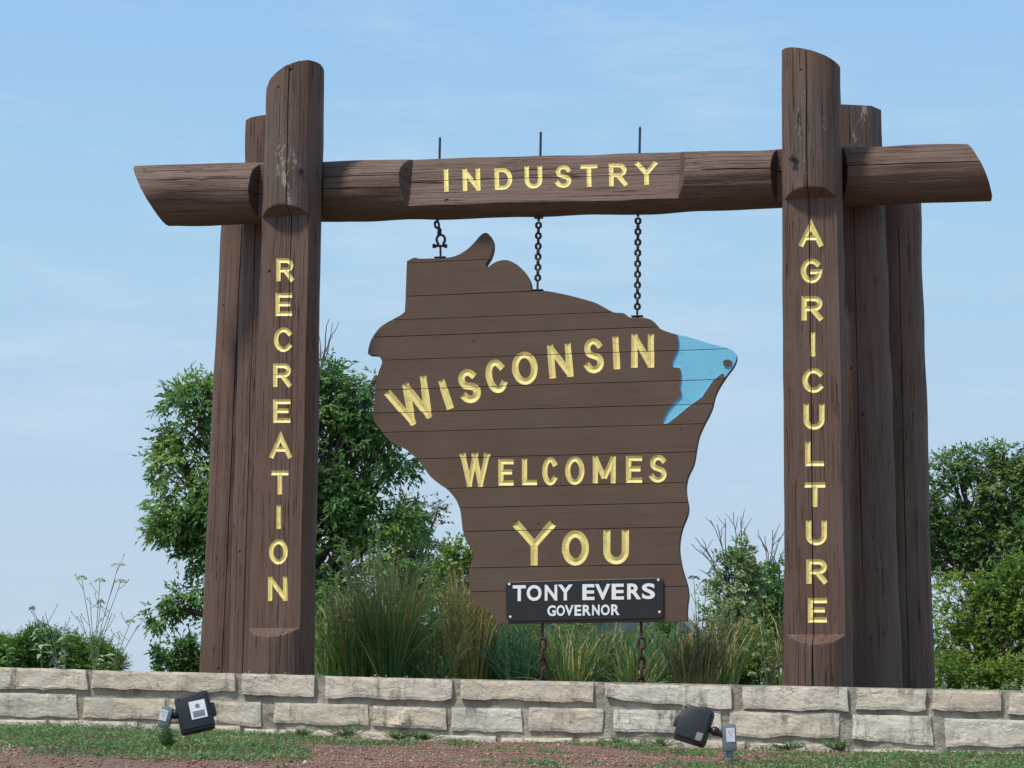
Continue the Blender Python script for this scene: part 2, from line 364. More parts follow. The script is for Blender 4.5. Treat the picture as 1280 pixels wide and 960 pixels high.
top = [(-90, -6, 833, 834, 862, 861), (-2, 108, 834, 837, 861, 861.5), (116, 293, 838, 841.5, 859.5, 865), (302, 394, 842, 844, 868, 871), (407, 565, 845, 849.5, 872, 874.5),
       (575, 742, 850, 853, 873, 878), (756, 913, 855, 857.5, 873, 886), (929, 1060, 857.5, 859, 887, 888), (1068, 1158, 860, 862, 887, 888), (1165, 1251, 862.5, 865, 887, 889), (1262, 1370, 866, 869, 892, 893)]
for i, q in enumerate(top): stone(*q, D0, 100+i, .065)
mid = [(-100, -8, 864, 865, 893, 894), (-4, 97, 865.5, 868, 895, 896.5), (104, 205, 872, 873.5, 897, 899.5), (211, 325, 874, 878, 901, 907), (343, 459, 878, 881, 903, 906.5), (467, 556, 882, 885, 908, 913),
       (565, 652, 884.5, 886, 914, 914), (662, 753, 884, 886, 913, 916), (768, 902, 887, 888.5, 914, 918), (912, 1050, 889, 891, 920, 923), (1066, 1165, 893, 895, 925, 931), (1181, 1300, 898, 901, 932, 934)]
for i, q in enumerate(mid): stone(*q, D0+.012, 200+i, .075)
low = [(-60, 58, 899, 900, 915, 917), (62, 170, 900, 902, 917, 920), (176, 300, 905, 907, 922, 924), (306, 372, 911, 912, 926, 927), (380, 520, 912, 917, 930, 932), (528, 618, 919, 920, 932, 934), (626, 716, 922, 923, 936, 938),
       (724, 800, 923, 925, 939, 941), (808, 930, 924, 927, 942, 944), (938, 1060, 929, 932, 946, 948), (1068, 1180, 936, 938, 951, 953), (1188, 1300, 939, 942, 956, 960)]
for i, q in enumerate(low): stone(*q, D0+.010, 300+i, .03)
for k_ in range(3):      # the wall runs on past both sides of the frame
    for base_, d_, sd_, bl_ in ((top, D0, 400, .065), (mid, D0+.012, 420, .075)):
        for sgn_ in (-1, 1):
            q_ = list(base_[0] if sgn_ < 0 else base_[-1]); sh = 104*(k_+1)*sgn_ if sgn_ < 0 else 112*(k_+1)
            w_ = 92; x0_ = (q_[0]-104*(k_+1)) if sgn_ < 0 else (q_[1]+8+104*k_); dy = .0215*(x0_-(q_[0] if sgn_ < 0 else q_[1]))
            r0_ = q_[2] if sgn_ < 0 else q_[3]; b0_ = q_[4] if sgn_ < 0 else q_[5]
            stone(x0_, x0_+96, r0_+dy, r0_+dy+2, b0_+dy, b0_+dy+2, d_, sd_+k_*2+(sgn_ > 0), bl_)
# mortar core
def mortar():
    V = []; nx, nz = 420, 22; d = D0+.026
    for j in range(nz+1):
        for i in range(nx+1):
            px = -400+2110*i/nx; t_ = j/nz
            yt = 836+.0205*(px-60)+ (2.2); yb = yt+95
            q = loc(px, yt*(1-t_)+yb*t_, d)
            q.y += .013*noise.noise(Vector((q.x*5, 0, q.z*7)))+.006*noise.noise(Vector((q.x*20, 0, q.z*25)))
            V.append(FR @ q)
    Fc = [(j*(nx+1)+i, (j+1)*(nx+1)+i, (j+1)*(nx+1)+i+1, j*(nx+1)+i+1) for j in range(nz) for i in range(nx)]
    back = FR.to_3x3() @ Vector((0, 1, 0)); n0 = len(V); rim = list(range(nx+1)); rb = [nz*(nx+1)+i for i in range(nx+1)]
    V += [V[i]+back*.26 for i in rim]+[V[i]+back*.26 for i in rb]
    for i in range(nx):
        Fc += [(i, i+1, n0+i+1, n0+i), (n0+i, n0+i+1, n0+nx+2+i, n0+nx+1+i)]
    mesh('mortar', V, Fc, M_MORTAR, wall, False)
mortar()

# ---------------------------------------------------------------- carved lettering
GL = {
 'A': [[(0, 0), (.5, 1), (1, 0)], [(.18, .33), (.82, .33)]],
 'E': [[(1, 1), (0, 1), (0, 0), (1, 0)], [(0, .52), (.85, .52)]],
 'I': [[(.5, 0), (.5, 1)]], 'L': [[(0, 1), (0, 0), (1, 0)]],
 'T': [[(0, 1), (1, 1)], [(.5, 1), (.5, 0)]],
 'N': [[(0, 0), (0, 1)], [(1, 0), (1, 1)], [(.03, .98), (.97, .02), 0]],
 'M': [[(0, 0), (0, 1)], [(1, 0), (1, 1)], [(.03, .97), (.5, .12), 0], [(.97, .97), (.5, .12), 0]],
 'W': [[(0, 1), (.27, 0)], [(.27, 0), (.5, 1)], [(.5, 1), (.73, 0)], [(.73, 0), (1, 1)]],
 'Y': [[(0, 1), (.5, .48), (1, 1)], [(.5, .48), (.5, 0)]]}
def arc(cx, cy, rx, ry, a0, a1, n): return [(cx+rx*math.cos(R_(a0+(a1-a0)*i/n)), cy+ry*math.sin(R_(a0+(a1-a0)*i/n))) for i in range(n+1)]
GL['O'] = [arc(.5, .5, .5, .5, 90, 450, 24)]
GL['C'] = [arc(.55, .5, .55, .5, 42, 318, 18)]
GL['G'] = [arc(.5, .5, .5, .5, 45, 345, 18)+[(1, .46), (.56, .46)]]
GL['U'] = [[(0, 1)]+arc(.5, .36, .5, .36, 180, 360, 12)+[(1, 1)]]
GL['D'] = [[(0, 0), (0, 1)]+[(.35, 1)]+arc(.45, .5, .55, .5, 80, -80, 12)+[(.35, 0), (0, 0)]]
GL['R'] = [[(0, 0), (0, 1)], [(0, 1), (.5, 1)]+arc(.6, .74, .4, .26, 80, -80, 8)+[(.5, .48), (.02, .48), 0], [(.5, .48), (1, 0)]]
GL['S'] = [arc(.52, .75, .45, .25, 30, 250, 12)[:-1]+[(.5, .5)]+arc(.48, .25, .5, .25, 70, -155, 12)[1:]]
def glyph_px(ch, cx, cy, w_, h_, rot, sw):
    """centre lines in px"""
    c, s = math.cos(R_(rot)), math.sin(R_(rot)); res = []
    iw, ih = max(0, w_-sw), h_-sw
    for st in GL[ch]:
        st = list(st); noext = st[-1] == 0
        if noext: st.pop()
        cl = (st[0] == st[-1]) or (Vector(st[0])-Vector(st[-1])).length < 1e-4
        pts = [((x-.5)*iw, (y-.5)*ih) for x, y in st]
        if not cl and not noext:
            for a_, b_ in ((0, 1), (-1, -2)):
                if abs(st[a_][1]-.52) < .03 and ch in 'E' and a_ == 0: continue
                if ch == 'R' and a_ == 0 and st[0] == (.5, .48): continue
                if ch in 'AY' and abs(st[a_][1]-.33) < .02: continue
                if ch == 'Y' and st[a_] == (.5, .48): continue
                if ch == 'T' and st[a_] == (.5, 1): continue
                d = Vector(pts[a_])-Vector(pts[b_]); d.normalize(); pts[a_] = (pts[a_][0]+d.x*sw*.5, pts[a_][1]+d.y*sw*.5)
        res.append(([(cx+c*x-s*y, cy-(s*x+c*y)) for x, y in pts], cl))
    return res
def vcut(strokes, plane_o, plane_n, M_inv, w_m, dep):
    """V-section cutters for strokes; plane in world; result in object space"""
    lift = .012; k = (dep+lift)/dep; res = []
    n_ = plane_n.normalized()
    for pts, cl in strokes:
        V, Fc = [], []
        W_ = []
        for px, py in pts:
            r = ray(px, py); W_.append(EYE + r*((plane_o-EYE).dot(n_)/r.dot(n_)))
        if cl: W_ = W_[:-1]
        m_ = len(W_); base = len(V); hw = w_m*.5*k
        for i in range(m_):
            if cl: a_, c_ = W_[i-1], W_[(i+1) % m_]
            else: a_, c_ = W_[max(0, i-1)], W_[min(m_-1, i+1)]
            b_ = W_[i]
            d1 = (b_-a_) if (b_-a_).length > 1e-6 else (c_-b_); d2 = (c_-b_) if (c_-b_).length > 1e-6 else d1
            d1 = d1.normalized(); d2 = d2.normalized(); n1 = n_.cross(d1); n2 = n_.cross(d2); mt = (n1+n2)
            mt = mt.normalized() if mt.length > 1e-3 else n1
            sc = 1/max(.36, mt.dot(n1))
            V += [M_inv @ (b_+mt*hw*sc+n_*lift), M_inv @ (b_-mt*hw*sc+n_*lift), M_inv @ (b_-n_*dep)]
        rngs = range(m_) if cl else range(m_-1)
        for i in rngs:
            a_, b_ = base+3*i, base+3*((i+1) % m_)
            Fc += [(a_+x, a_+(x+1) % 3, b_+(x+1) % 3, b_+x) for x in range(3)]
        if not cl: Fc += [(base+2, base+1, base), (base+3*(m_-1), base+3*(m_-1)+1, base+3*(m_-1)+2)]
        res.append((V, Fc))
    return res
SOLVER = 'MANIFOLD'
def carve(me, cutters, mat_cut, M, extra=None):
    """me: mesh (object space). returns (body mesh, list of world polygons of the cut faces)"""
    bm = bmesh.new(); bm.from_mesh(me); bmesh.ops.recalc_face_normals(bm, faces=bm.faces)
    if bm.calc_volume(signed=True) < 0: bmesh.ops.reverse_faces(bm, faces=bm.faces[:])
    bm.to_mesh(me); bm.free()
    o = bpy.data.objects.new('tmp', me); COL.objects.link(o); tmp = []
    for (v, f), mc in [(c_, mat_cut) for c_ in cutters]+([(extra[0], extra[1])] if extra else []):
        cm = bpy.data.meshes.new('tmpc'); cm.from_pydata([tuple(x) for x in v], [], f); cm.materials.append(mc)
        bm = bmesh.new(); bm.from_mesh(cm); bmesh.ops.recalc_face_normals(bm, faces=bm.faces); bmesh.ops.triangulate(bm, faces=bm.faces[:])
        if bm.calc_volume(signed=True) < 0: bmesh.ops.reverse_faces(bm, faces=bm.faces[:])
        bm.to_mesh(cm); bm.free()
        c = bpy.data.objects.new('tmpc', cm); COL.objects.link(c); tmp.append((c, cm))
        md = o.modifiers.new('b', 'BOOLEAN'); md.operation = 'DIFFERENCE'; md.solver = SOLVER; md.object = c
        try: md.material_mode = 'TRANSFER'
        except Exception: pass
    dg = bpy.context.evaluated_depsgraph_get(); r = bpy.data.meshes.new_from_object(o.evaluated_get(dg))
    idx = {i for i, m_ in enumerate(r.materials) if m_ == mat_cut}; idx2 = {i for i, m_ in enumerate(r.materials) if extra and m_ == extra[1]}
    fac = []; fac2 = []; bm = bmesh.new(); bm.from_mesh(r); rem = []
    for f in bm.faces:
        if f.material_index in idx: fac.append([M @ v.co for v in f.verts]); rem.append(f)
        elif f.material_index in idx2: fac2.append([M @ v.co for v in f.verts]); rem.append(f)
    bmesh.ops.delete(bm, geom=rem, context='FACES'); bm.to_mesh(r); bm.free()
    while len(r.materials) > 1: r.materials.pop(index=len(r.materials)-1)
    bpy.data.objects.remove(o)
    for c, cm in tmp: bpy.data.objects.remove(c); bpy.data.meshes.remove(cm)
    return (r, fac, fac2) if extra else (r, fac)
def sort_letters(fac, letters):
    """assign every carved face to the nearest letter"""
    res = {i: MB() for i in range(len(letters))}
    for poly in fac:
        c = sum(poly, Vector())/len(poly); x, y = project(c)
        i = min(range(len(letters)), key=lambda k: max(abs(x-letters[k][1])/max(letters[k][3], 9), abs(y-letters[k][2])/letters[k][4]))
        res[i].add(poly, [tuple(range(len(poly)))])
    return res

# ---------------------------------------------------------------- logs
def log_mesh(L, r0, r1, planed=(), cracks=(), cut0=(0, 0), cut1=(0, 0), seed=0, wear=(), bow=(0, 0), wob=.016, na=110, lumps=.0):
    """along +Z from 0 to L; front is -Y. planed: (z0,z1,flat_frac,centre_angle,bevel). cracks: (angle,z0,z1,depth,width)"""
    r = random.Random(seed); off = Vector((seed*3.1, 0, 0))
    zs = set(np.linspace(0, L, max(30, int(L/.05))).tolist())
    for (z0, z1, fr, ca, bv) in planed: zs |= {z0+bv*i/8 for i in range(9)} | {z1-bv*i/8 for i in range(9)}
    zs = {z for z in zs if 0 <= z <= L}
    zs = sorted(zs)
    zz = [zs[0]]
    for z in zs[1:]:
        if z-zz[-1] > 1e-4: zz.append(z)
    zs = zz
    base = [2*math.pi*k/na-math.pi for k in range(na)]
    for (z0, z1, fr, ca, bv) in planed:
        h_ = math.acos(fr)
        for q in (ca-h_, ca+h_):
            q = (q+math.pi) % (2*math.pi)-math.pi
            base = [b_ for b_ in base if abs(b_-q) > .03]+[q]
    keep = [b_ for b_ in base if all(abs(b_-c_[0]) > .085 for c_ in cracks)]
    cols = [(b_, -1, 0) for b_ in keep]
    for ci, c_ in enumerate(cracks):
        dl = c_[4]/r0
        cols += [(c_[0]-dl-.05, ci, 3), (c_[0]-dl, ci, 1), (c_[0], ci, 2), (c_[0]+dl, ci, 1), (c_[0]+dl+.05, ci, 3)]
    cols.sort(key=lambda q: q[0]); nc = len(cols); V = []; wv = []
    for z in zs:
        t_ = z/L; rb = r0*(1-t_)+r1*t_
        bx = bow[0]*math.sin(math.pi*t_); by = bow[1]*math.sin(math.pi*t_)
        for (th, ci, kd) in cols:
            if ci >= 0 and kd != 3:
                th += .022*noise.noise(Vector((z*1.3, ci*7.7+seed, 2)))+.008*noise.noise(Vector((z*6, ci*3.3, 2)))
            elif ci >= 0: th += .022*noise.noise(Vector((z*1.3, ci*7.7+seed, 2)))
            rr = rb*(1+wob*2*noise.noise(off+Vector((math.cos(th)*.8, math.sin(th)*.8, z*.7)))) + lumps*noise.noise(off+Vector((math.cos(th)*1.6, math.sin(th)*1.6, z*2.2)))
            rr += .004*noise.noise(off+Vector((math.cos(th)*9, math.sin(th)*9, z*1.0)))+.0022*noise.noise(off+Vector((math.cos(th)*24, math.sin(th)*24, z*1.6)))+.006*noise.noise(off+Vector((math.cos(th)*3, math.sin(th)*3, z*2.4)))
            x, y = rr*math.sin(th), -rr*math.cos(th)
            for (z0, z1, fr, ca, bv) in planed:
                if z < z0-1e-5 or z > z1+1e-5: continue
                k_ = min(1, max(0, min((z-z0)/bv, (z1-z)/bv)))
                nx_, ny_ = math.sin(ca), -math.cos(ca)
                dpt = x*nx_+y*ny_; lim = fr*rb+(1-k_)*(1.04-fr)*rb
                if dpt > lim:
                    nd = lim; x += nx_*(nd-dpt); y += ny_*(nd-dpt)
            if kd == 2:
                c_ = cracks[ci]; g = min(1, max(0, min((z-c_[1])/.25, (c_[2]-z)/.25)))
                g *= .75+.5*noise.noise(Vector((z*3, ci+seed, 5)))
                if g > 0:
                    q = math.hypot(x, y); k_ = 1-max(0, g)*c_[3]/q; x *= k_; y *= k_
            dz = 0
            if z < .35: dz += (cut0[0]*x+cut0[1]*(y))*(1-z/.35)
            if z > L-.35: dz += (cut1[0]*x+cut1[1]*(y))*(1-(L-z)/.35)
            V.append(Vector((x+bx, y+by, z+dz)))
            ww = 0
            for (zc, zr, ac, ar, am) in wear: ww = max(ww, am*max(0, 1-((z-zc)/zr)**2)*max(0, 1-((th-ac)/ar)**2))
            wv.append(ww)
    nr = len(zs); Fc = [(i*nc+k, i*nc+(k+1) % nc, (i+1)*nc+(k+1) % nc, (i+1)*nc+k) for i in range(nr-1) for k in range(nc)]
    c0 = len(V); V.append(sum(V[:nc], Vector())/nc); V.append(sum(V[(nr-1)*nc:nr*nc], Vector())/nc); wv += [0, 0]
    Fc += [(c0, (k+1) % nc, k) for k in range(nc)]+[(c0+1, (nr-1)*nc+k, (nr-1)*nc+(k+1) % nc) for k in range(nc)]
    me = bpy.data.meshes.new('log'); me.from_pydata([tuple(v) for v in V], [], Fc)
    at_ = me.attributes.new('wear', 'FLOAT', 'POINT'); at_.data.foreach_set('value', wv)
    me.materials.append(M_LOG); return me
def log_frame(P0, P1, front):
    z = (P1-P0).normalized(); y = -(front - z*front.dot(z)).normalized(); x = y.cross(z)
    M = Matrix((x, y, z)).transposed().to_4x4(); M.translation = P0; return M
arch = thing('log_arch', FR @ Vector((0, .3, .43)), 'large brown log gateway of upright posts and crossbeam with carved yellow words', 'sign frame', rot=-PSI)
FRONT = FR.to_3x3() @ Vector((0, -1, 0))
def rad(px_half, D): return px_half*D/F_PX
def finish(me, name, M):
    me.shade_smooth(); me.set_sharp_from_angle(angle=R_(24)); return link(name, me, arch, M)
def letter_objs(res, letters, parent, mat_):
    for i, mb in res.items():
        if not mb.v: continue
        bm = bmesh.new(); vs = [bm.verts.new(v) for v in mb.v]
        for f in mb.f:
            try: bm.faces.new([vs[k] for k in f])
            except Exception: pass
        bmesh.ops.remove_doubles(bm, verts=bm.verts, dist=.0002)
        bm.verts.index_update(); V = [v.co.copy() for v in bm.verts]; Fc = [[v.index for v in f.verts] for f in bm.faces]; bm.free()
        o = mesh('letter', V, Fc, mat_, parent)
        o['label'] = 'carved yellow letter %s' % letters[i][0]
def make_log(name, b, t_, d, wpx, seed, **k):
    """b,t_: px of the axis at its foot and its top; d depth in the sign frame; wpx (bottom, top) widths"""
    P0 = FR @ loc(b[0], b[1], d); P1 = FR @ loc(t_[0], t_[1], d)
    L = (P1-P0).length; r0 = rad(wpx[0]/2, P0.y); r1 = rad(wpx[1]/2, P1.y)
    M = log_frame(P0, P1, FRONT)
    return M, L, r0, r1
def zat(P0M, L, b, t_, y): return L*(b[1]-y)/(b[1]-t_[1])

def front_post(b, t_, w_, face, letters, sw, seed, cut1, ca, wear, cracks, depw=.009, bolt=None):
    M, L, r0, r1 = make_log('post', b, t_, 0, w_, seed)
    z0, z1 = zat(M, L, b, t_, face[1]), zat(M, L, b, t_, face[0])
    fr = .52
    me = log_mesh(L, r0, r1, planed=[(z0, z1, fr, ca, .085)], cracks=cracks, cut1=cut1, seed=seed, wear=wear)
    # plane of the dressed face (tapers with the log): through two heights
    def face_pt(z, s):
        rb = r0*(1-z/L)+r1*z/L; n = Vector((math.sin(ca), -math.cos(ca), 0)); tt = Vector((math.cos(ca), math.sin(ca), 0))
        return M @ (Vector((0, 0, z))+n*fr*rb+tt*s)
    pa, pb, pc = face_pt(z0, 0), face_pt(z1, 0), face_pt(z0, .1)
    n = (pc-pa).cross(pb-pa).normalized()
    if n.dot(FRONT) < 0: n = -n
    I = M.inverted(); cut = []
    for (ch, cx, cy, lw, lh, rot) in letters:
        cut += (vcut(glyph_px(ch, cx, cy, lw, lh, rot, sw), pa, n, I, rad(sw, 18), depw))
    body, fac = carve(me, cut, M_YEL, M)
    o = finish(body, 'post', M)
    letter_objs(sort_letters(fac, letters), letters, o, M_YEL)
    if bolt:
        P = FR @ loc(bolt[0], bolt[1], -.235); B = MB()
        Rm = FR.to_3x3().to_4x4(); Rm.translation = P
        B.box(Rm @ Matrix.Rotation(R_(40), 4, 'Y'), .055, .012, .055, .003); B.build('bolt_plate', M_STEEL, o)
        B = MB(); B.tube([P-FRONT*.01, P+FRONT*.028], .013, 6); B.build('bolt', M_STEEL, o)
    return o
def box_l(ch, x0, x1, y0, y1, rot=0): return (ch, (x0+x1)/2, (y0+y1)/2, x1-x0, y1-y0, rot)
REC = [box_l('R', 345, 367, 322.5, 351.5), box_l('E', 344, 365, 366, 395), box_l('C', 342, 365, 409, 440), box_l('R', 341, 364, 454, 483.5), box_l('E', 341, 363, 499, 528.5), box_l('A', 337, 364.5, 542.5, 572.5),
       box_l('T', 339, 360.5, 588, 618), box_l('I', 345.5, 351.5, 631.5, 661), box_l('O', 336, 360, 674, 705.5), box_l('N', 334.7, 359.6, 720.5, 751)]
AGR = [box_l('A', 999, 1028.5, 278, 308), box_l('G', 1001, 1027.5, 323, 354), box_l('R', 1002, 1028, 370, 400.5), box_l('I', 1012.3, 1019, 415, 445.5), box_l('C', 1003, 1029, 460, 491), box_l('U', 1004.5, 1030.5, 505, 537),
       box_l('L', 1006.5, 1030, 552, 582.5), box_l('T', 1005.5, 1031.5, 603, 633.5), box_l('U', 1007.5, 1033.4, 650.5, 681.5), box_l('R', 1008, 1033.6, 699, 729.5), box_l('E', 1010, 1033.6, 747.5, 778)]
front_post((350, 872), (369, 104), (82, 74), (268, 801), REC, 6.2, 11, (.46, -.34), -.13,
           [(4.42, .48, .05, 1.0, 1.15), (4.8, .5, -.1, 1.0, .55)], [(.10, 3.2, 5.5, .05, .005), (-.22, .6, 5.3, .012, .0025), (.28, .2, 3.0, .022, .0030), (.50, .0, 5.4, .012, .0025), (-.02, 0, 2.1, .012, .0022)], bolt=(376, 212))
front_post((1023.5, 884), (1013.5, 76), (85, 74), (246, 810), AGR, 6.4, 23, (-.33, -.10), -.03,
           [(4.68, .50, .02, .8, 1.15)], [(-.10, .1, 5.9, .045, .0048), (.42, 0, 5.4, .012, .0025), (-.55, 0, 1.3, .02, .003), (-.32, 0, .9, .03, .003)], bolt=(991, 198))
def rear_post(b, t_, d, w_, seed, **k):
    M, L, r0, r1 = make_log('post', b, t_, d, w_, seed); me = log_mesh(L, r0, r1, seed=seed, **k); return finish(me, 'post', M)
rear_post((322.5, 872), (341.5, 153), .86, (74, 69), 31, cracks=[(-.25, 0, 5.1, .035, .004), (-.65, .3, 3.0, .02, .003)], lumps=.012)
rear_post((285, 868), (312, 236), 1.42, (72, 66), 37, cracks=[(.1, 0, 4.4, .03, .004), (-.5, 1, 4.0, .02, .003)], lumps=.010)
rear_post((1088, 884), (1069, 137), .86, (80, 67), 41, cracks=[(-.1, 1, 5.3, .03, .004)], planed=[(4.55, 5.6, .62, .38, .02), (4.5, 5.6, .75, 1.1, .02)], wear=[(4.95, .6, .4, .8, 1.25)], lumps=.008)
rear_post((1130, 884), (1116, 236), 1.42, (76, 70), 43, cracks=[(.2, 0, 4.2, .03, .004)], lumps=.010)

# crossbeam with the planed panel
def crossbeam():
    d = .37; A0 = FR @ loc(190.5, 244.5, d); A1 = FR @ loc(1222, 216, d)
    L = (A1-A0).length; M = log_frame(A0, A1, FRONT)
    def zx(px):
        P = FR @ loc(px, 246-.028*(px-190), d-.1); return (P-A0).dot((A1-A0).normalized())
    r0, r1 = rad(39.5, A0.y), rad(37.5, A1.y)
    # object x axis: find which way is up
    sgn = 1 if (M.to_3x3() @ Vector((1, 0, 0))).z > 0 else -1
    up = R_(17)*sgn
    pl = [(zx(503), zx(860), .46, up, .075), (zx(318), zx(411), .46, 0, .05), (zx(964), zx(1061), .46, 0, .05)]
    th = lambda deg: R_(deg)*sgn
    cr = [(th(16), .15, 2.6, .05, .004), (th(20.5), 2.0, 5.6, .035, .0035), (th(9), 5.0, L, .07, .0055), (th(38), .0, L, .02, .003), (th(-8), .1, 3.0, .02, .003), (th(54), 1, L-.3, .018, .003), (th(27), 3.3, 6.4, .015, .0025)]
    me = log_mesh(L, r0, r1, planed=pl, cracks=cr, cut0=(-.57*sgn, 0), cut1=(-.45*sgn, -.16), seed=5, lumps=.016, wob=.008, bow=(-.012*sgn, 0))
    n = M.to_3x3() @ Vector((math.sin(up), -math.cos(up), 0)); zc = zx(680); rb = r0*(1-zc/L)+r1*zc/L
    # plane through two stations (taper) keeps the letters in the face
    def fp(z, s):
        rb = r0*(1-z/L)+r1*z/L; tt = Vector((math.cos(up), math.sin(up), 0)); bx = -.012*sgn*math.sin(math.pi*z/L)
        return M @ (Vector((bx, 0, z))+Vector((math.sin(up), -math.cos(up), 0))*.46*rb+tt*s)
    pa, pb, pc = fp(zx(540), 0), fp(zx(820), 0), fp(zx(540), .1); n = (pb-pa).cross(pc-pa).normalized()
    if n.dot(FRONT) < 0: n = -n
    IND = [box_l('I', 554.5, 561, 211, 239.5), box_l('N', 578, 600.5, 210.5, 238.5), box_l('D', 618, 640.5, 209.5, 237.5), box_l('U', 655.5, 678, 207.5, 236), box_l('S', 693.5, 714.5, 206, 235),
           box_l('T', 725.5, 747, 205.3, 233.5), box_l('R', 761, 783.5, 203.8, 232.5), box_l('Y', 794.5, 821.5, 202, 230.8)]
    I = M.inverted()
    cut = sum((vcut(glyph_px(ch, cx, cy, lw, lh, 1.5, 6.0), pa, n, I, rad(6.0, 18), .009) for (ch, cx, cy, lw, lh, rt) in IND), [])
    body, fac = carve(me, cut, M_YEL, M); o = finish(body, 'crossbeam', M)
    letter_objs(sort_letters(fac, IND), IND, o, M_YEL)
    for (x, y0, y1) in ((550, 172, 210), (676, 165, 208), (800, 159, 204)):
        B = MB(); B.tube([FR @ loc(x-.8, y1, d), FR @ loc(x, y0, d)], .0105, 8); B.build('threaded_rod', M_STEEL, o)
crossbeam()

# ---------------------------------------------------------------- hanging sign
OUT = [(508.6,326.5),(518,322),(524,323.3),(540,323),(556,322.5),(570,319.7),(583,312.5),(593,303),(599,296),(602.8,292.4),(606.5,291),(610,292),(613,296),(615.7,303.4),(615,313.5),(611.6,322.7),(607.8,328.5),(606.6,331),(607.6,333.3),(610,333.8),(615.7,329.8),(622.8,326.3),(632,325),(641,327.7),(650,333.8),(657,342),(661.8,351),(664,363.3),
 (672,363.6),(685,364),(710.5,369),(741,377.3),(750,381.3),(767.3,390.5),(779.5,391.5),(787.7,397),(802,397),(812,399),(819,403.7),(825.2,410.8),(834.4,414.8),(845.5,418),(858.8,420.5),(883,428),(909.5,435.2),(916.6,438.4),(920,443.3),(920.3,448.4),(916.6,457.5),(907.5,469.7),(898.4,484),(893.3,495),(889.2,511.3),(880,529.6),(874,542.8),
 (871.5,552.6),(869.5,564.2),(866.5,580.5),(859.4,595.7),(857,609),(857.8,621),(860,633.3),(859,643.4),(852.3,660.7),(849.2,676),(848.8,690),(852.3,710.5),(858.4,730.8),(860.3,744),(858.8,757),(858,776.3),
 (621,779.6),(617,770),(607.8,761),(594.5,753),(588,741),(585.8,719.7),(587.9,706.4),(592.4,694.4),(590.5,686.5),(582.6,676),(578.6,664),(576.5,645),(575,637),(570,624.7),(559.8,612.5),(549.7,605.4),(537.5,595.2),(529.4,584),(517.2,569.8),(507,561.7),(490.8,553.6),(482.7,546.5),(474.5,535.3),(467.4,526.2),(466.4,519),(468.4,496.7),(469.5,480.5),(473.5,464.2),(476.6,456.7),(477.6,452.6),(475.5,447.6),(470.5,444),(461.3,443.5),(459.7,441.5),(461.3,432.3),(465.4,422),(475.5,409),(489.8,399.8),(501,393.7),(506,389.7),(507,371.4)]
def smooth_poly(P, maxturn=42, k=3):
    n = len(P); Pv = [Vector(p) for p in P]; corner = []
    for i in range(n):
        a_ = Pv[i]-Pv[i-1]; b_ = Pv[(i+1) % n]-Pv[i]; corner.append(math.degrees(a_.angle(b_)) > maxturn)
    res = []
    for i in range(n):
        p0, p1, p2, p3 = Pv[i-1], Pv[i], Pv[(i+1) % n], Pv[(i+2) % n]
        t1 = (p2-p0)*.5 if not corner[i] else (p2-p1)*.6; t2 = (p3-p1)*.5 if not corner[(i+1) % n] else (p2-p1)*.6
        l = (p2-p1).length; t1 = t1.normalized()*min(t1.length, l); t2 = t2.normalized()*min(t2.length, l)
        kk = k if l > 6 else 2
        for j in range(kk):
            s = j/kk; res.append((2*s**3-3*s*s+1)*p1+(s**3-2*s*s+s)*t1+(-2*s**3+3*s*s)*p2+(s**3-s*s)*t2)
    return res
SEAMS = [((508.6,328.7),(604.5,324.4)), ((507,370.4),(663.4,363.9)), ((490.8,399.8),(767,390)), ((464,421.6),(822,408.5)), ((477.6,450.2),(911.6,435.5)), ((470.5,487.6),(903,473.8)), ((466.4,516.6),(889,504.6)), ((480.6,540.4),(879,529.6)),
         ((523.3,573.5),(869.5,564.6)), ((559.8,610.5),(857,603)), ((575,634.8),(859.4,628)), ((580,664.4),(854,658.6)), ((589,709.9),(849.2,705.2)), ((589.2,739.6),(858.8,732.6))]
SD = .33; THK = .085
sign = thing('hanging_sign', FR @ loc(740, 778, SD), 'brown plank sign cut to a state outline with carved yellow greeting hanging from the crossbeam', 'sign', rot=-PSI)
def px_plane(P, d=SD): return [loc(p[0], p[1], d) for p in P]
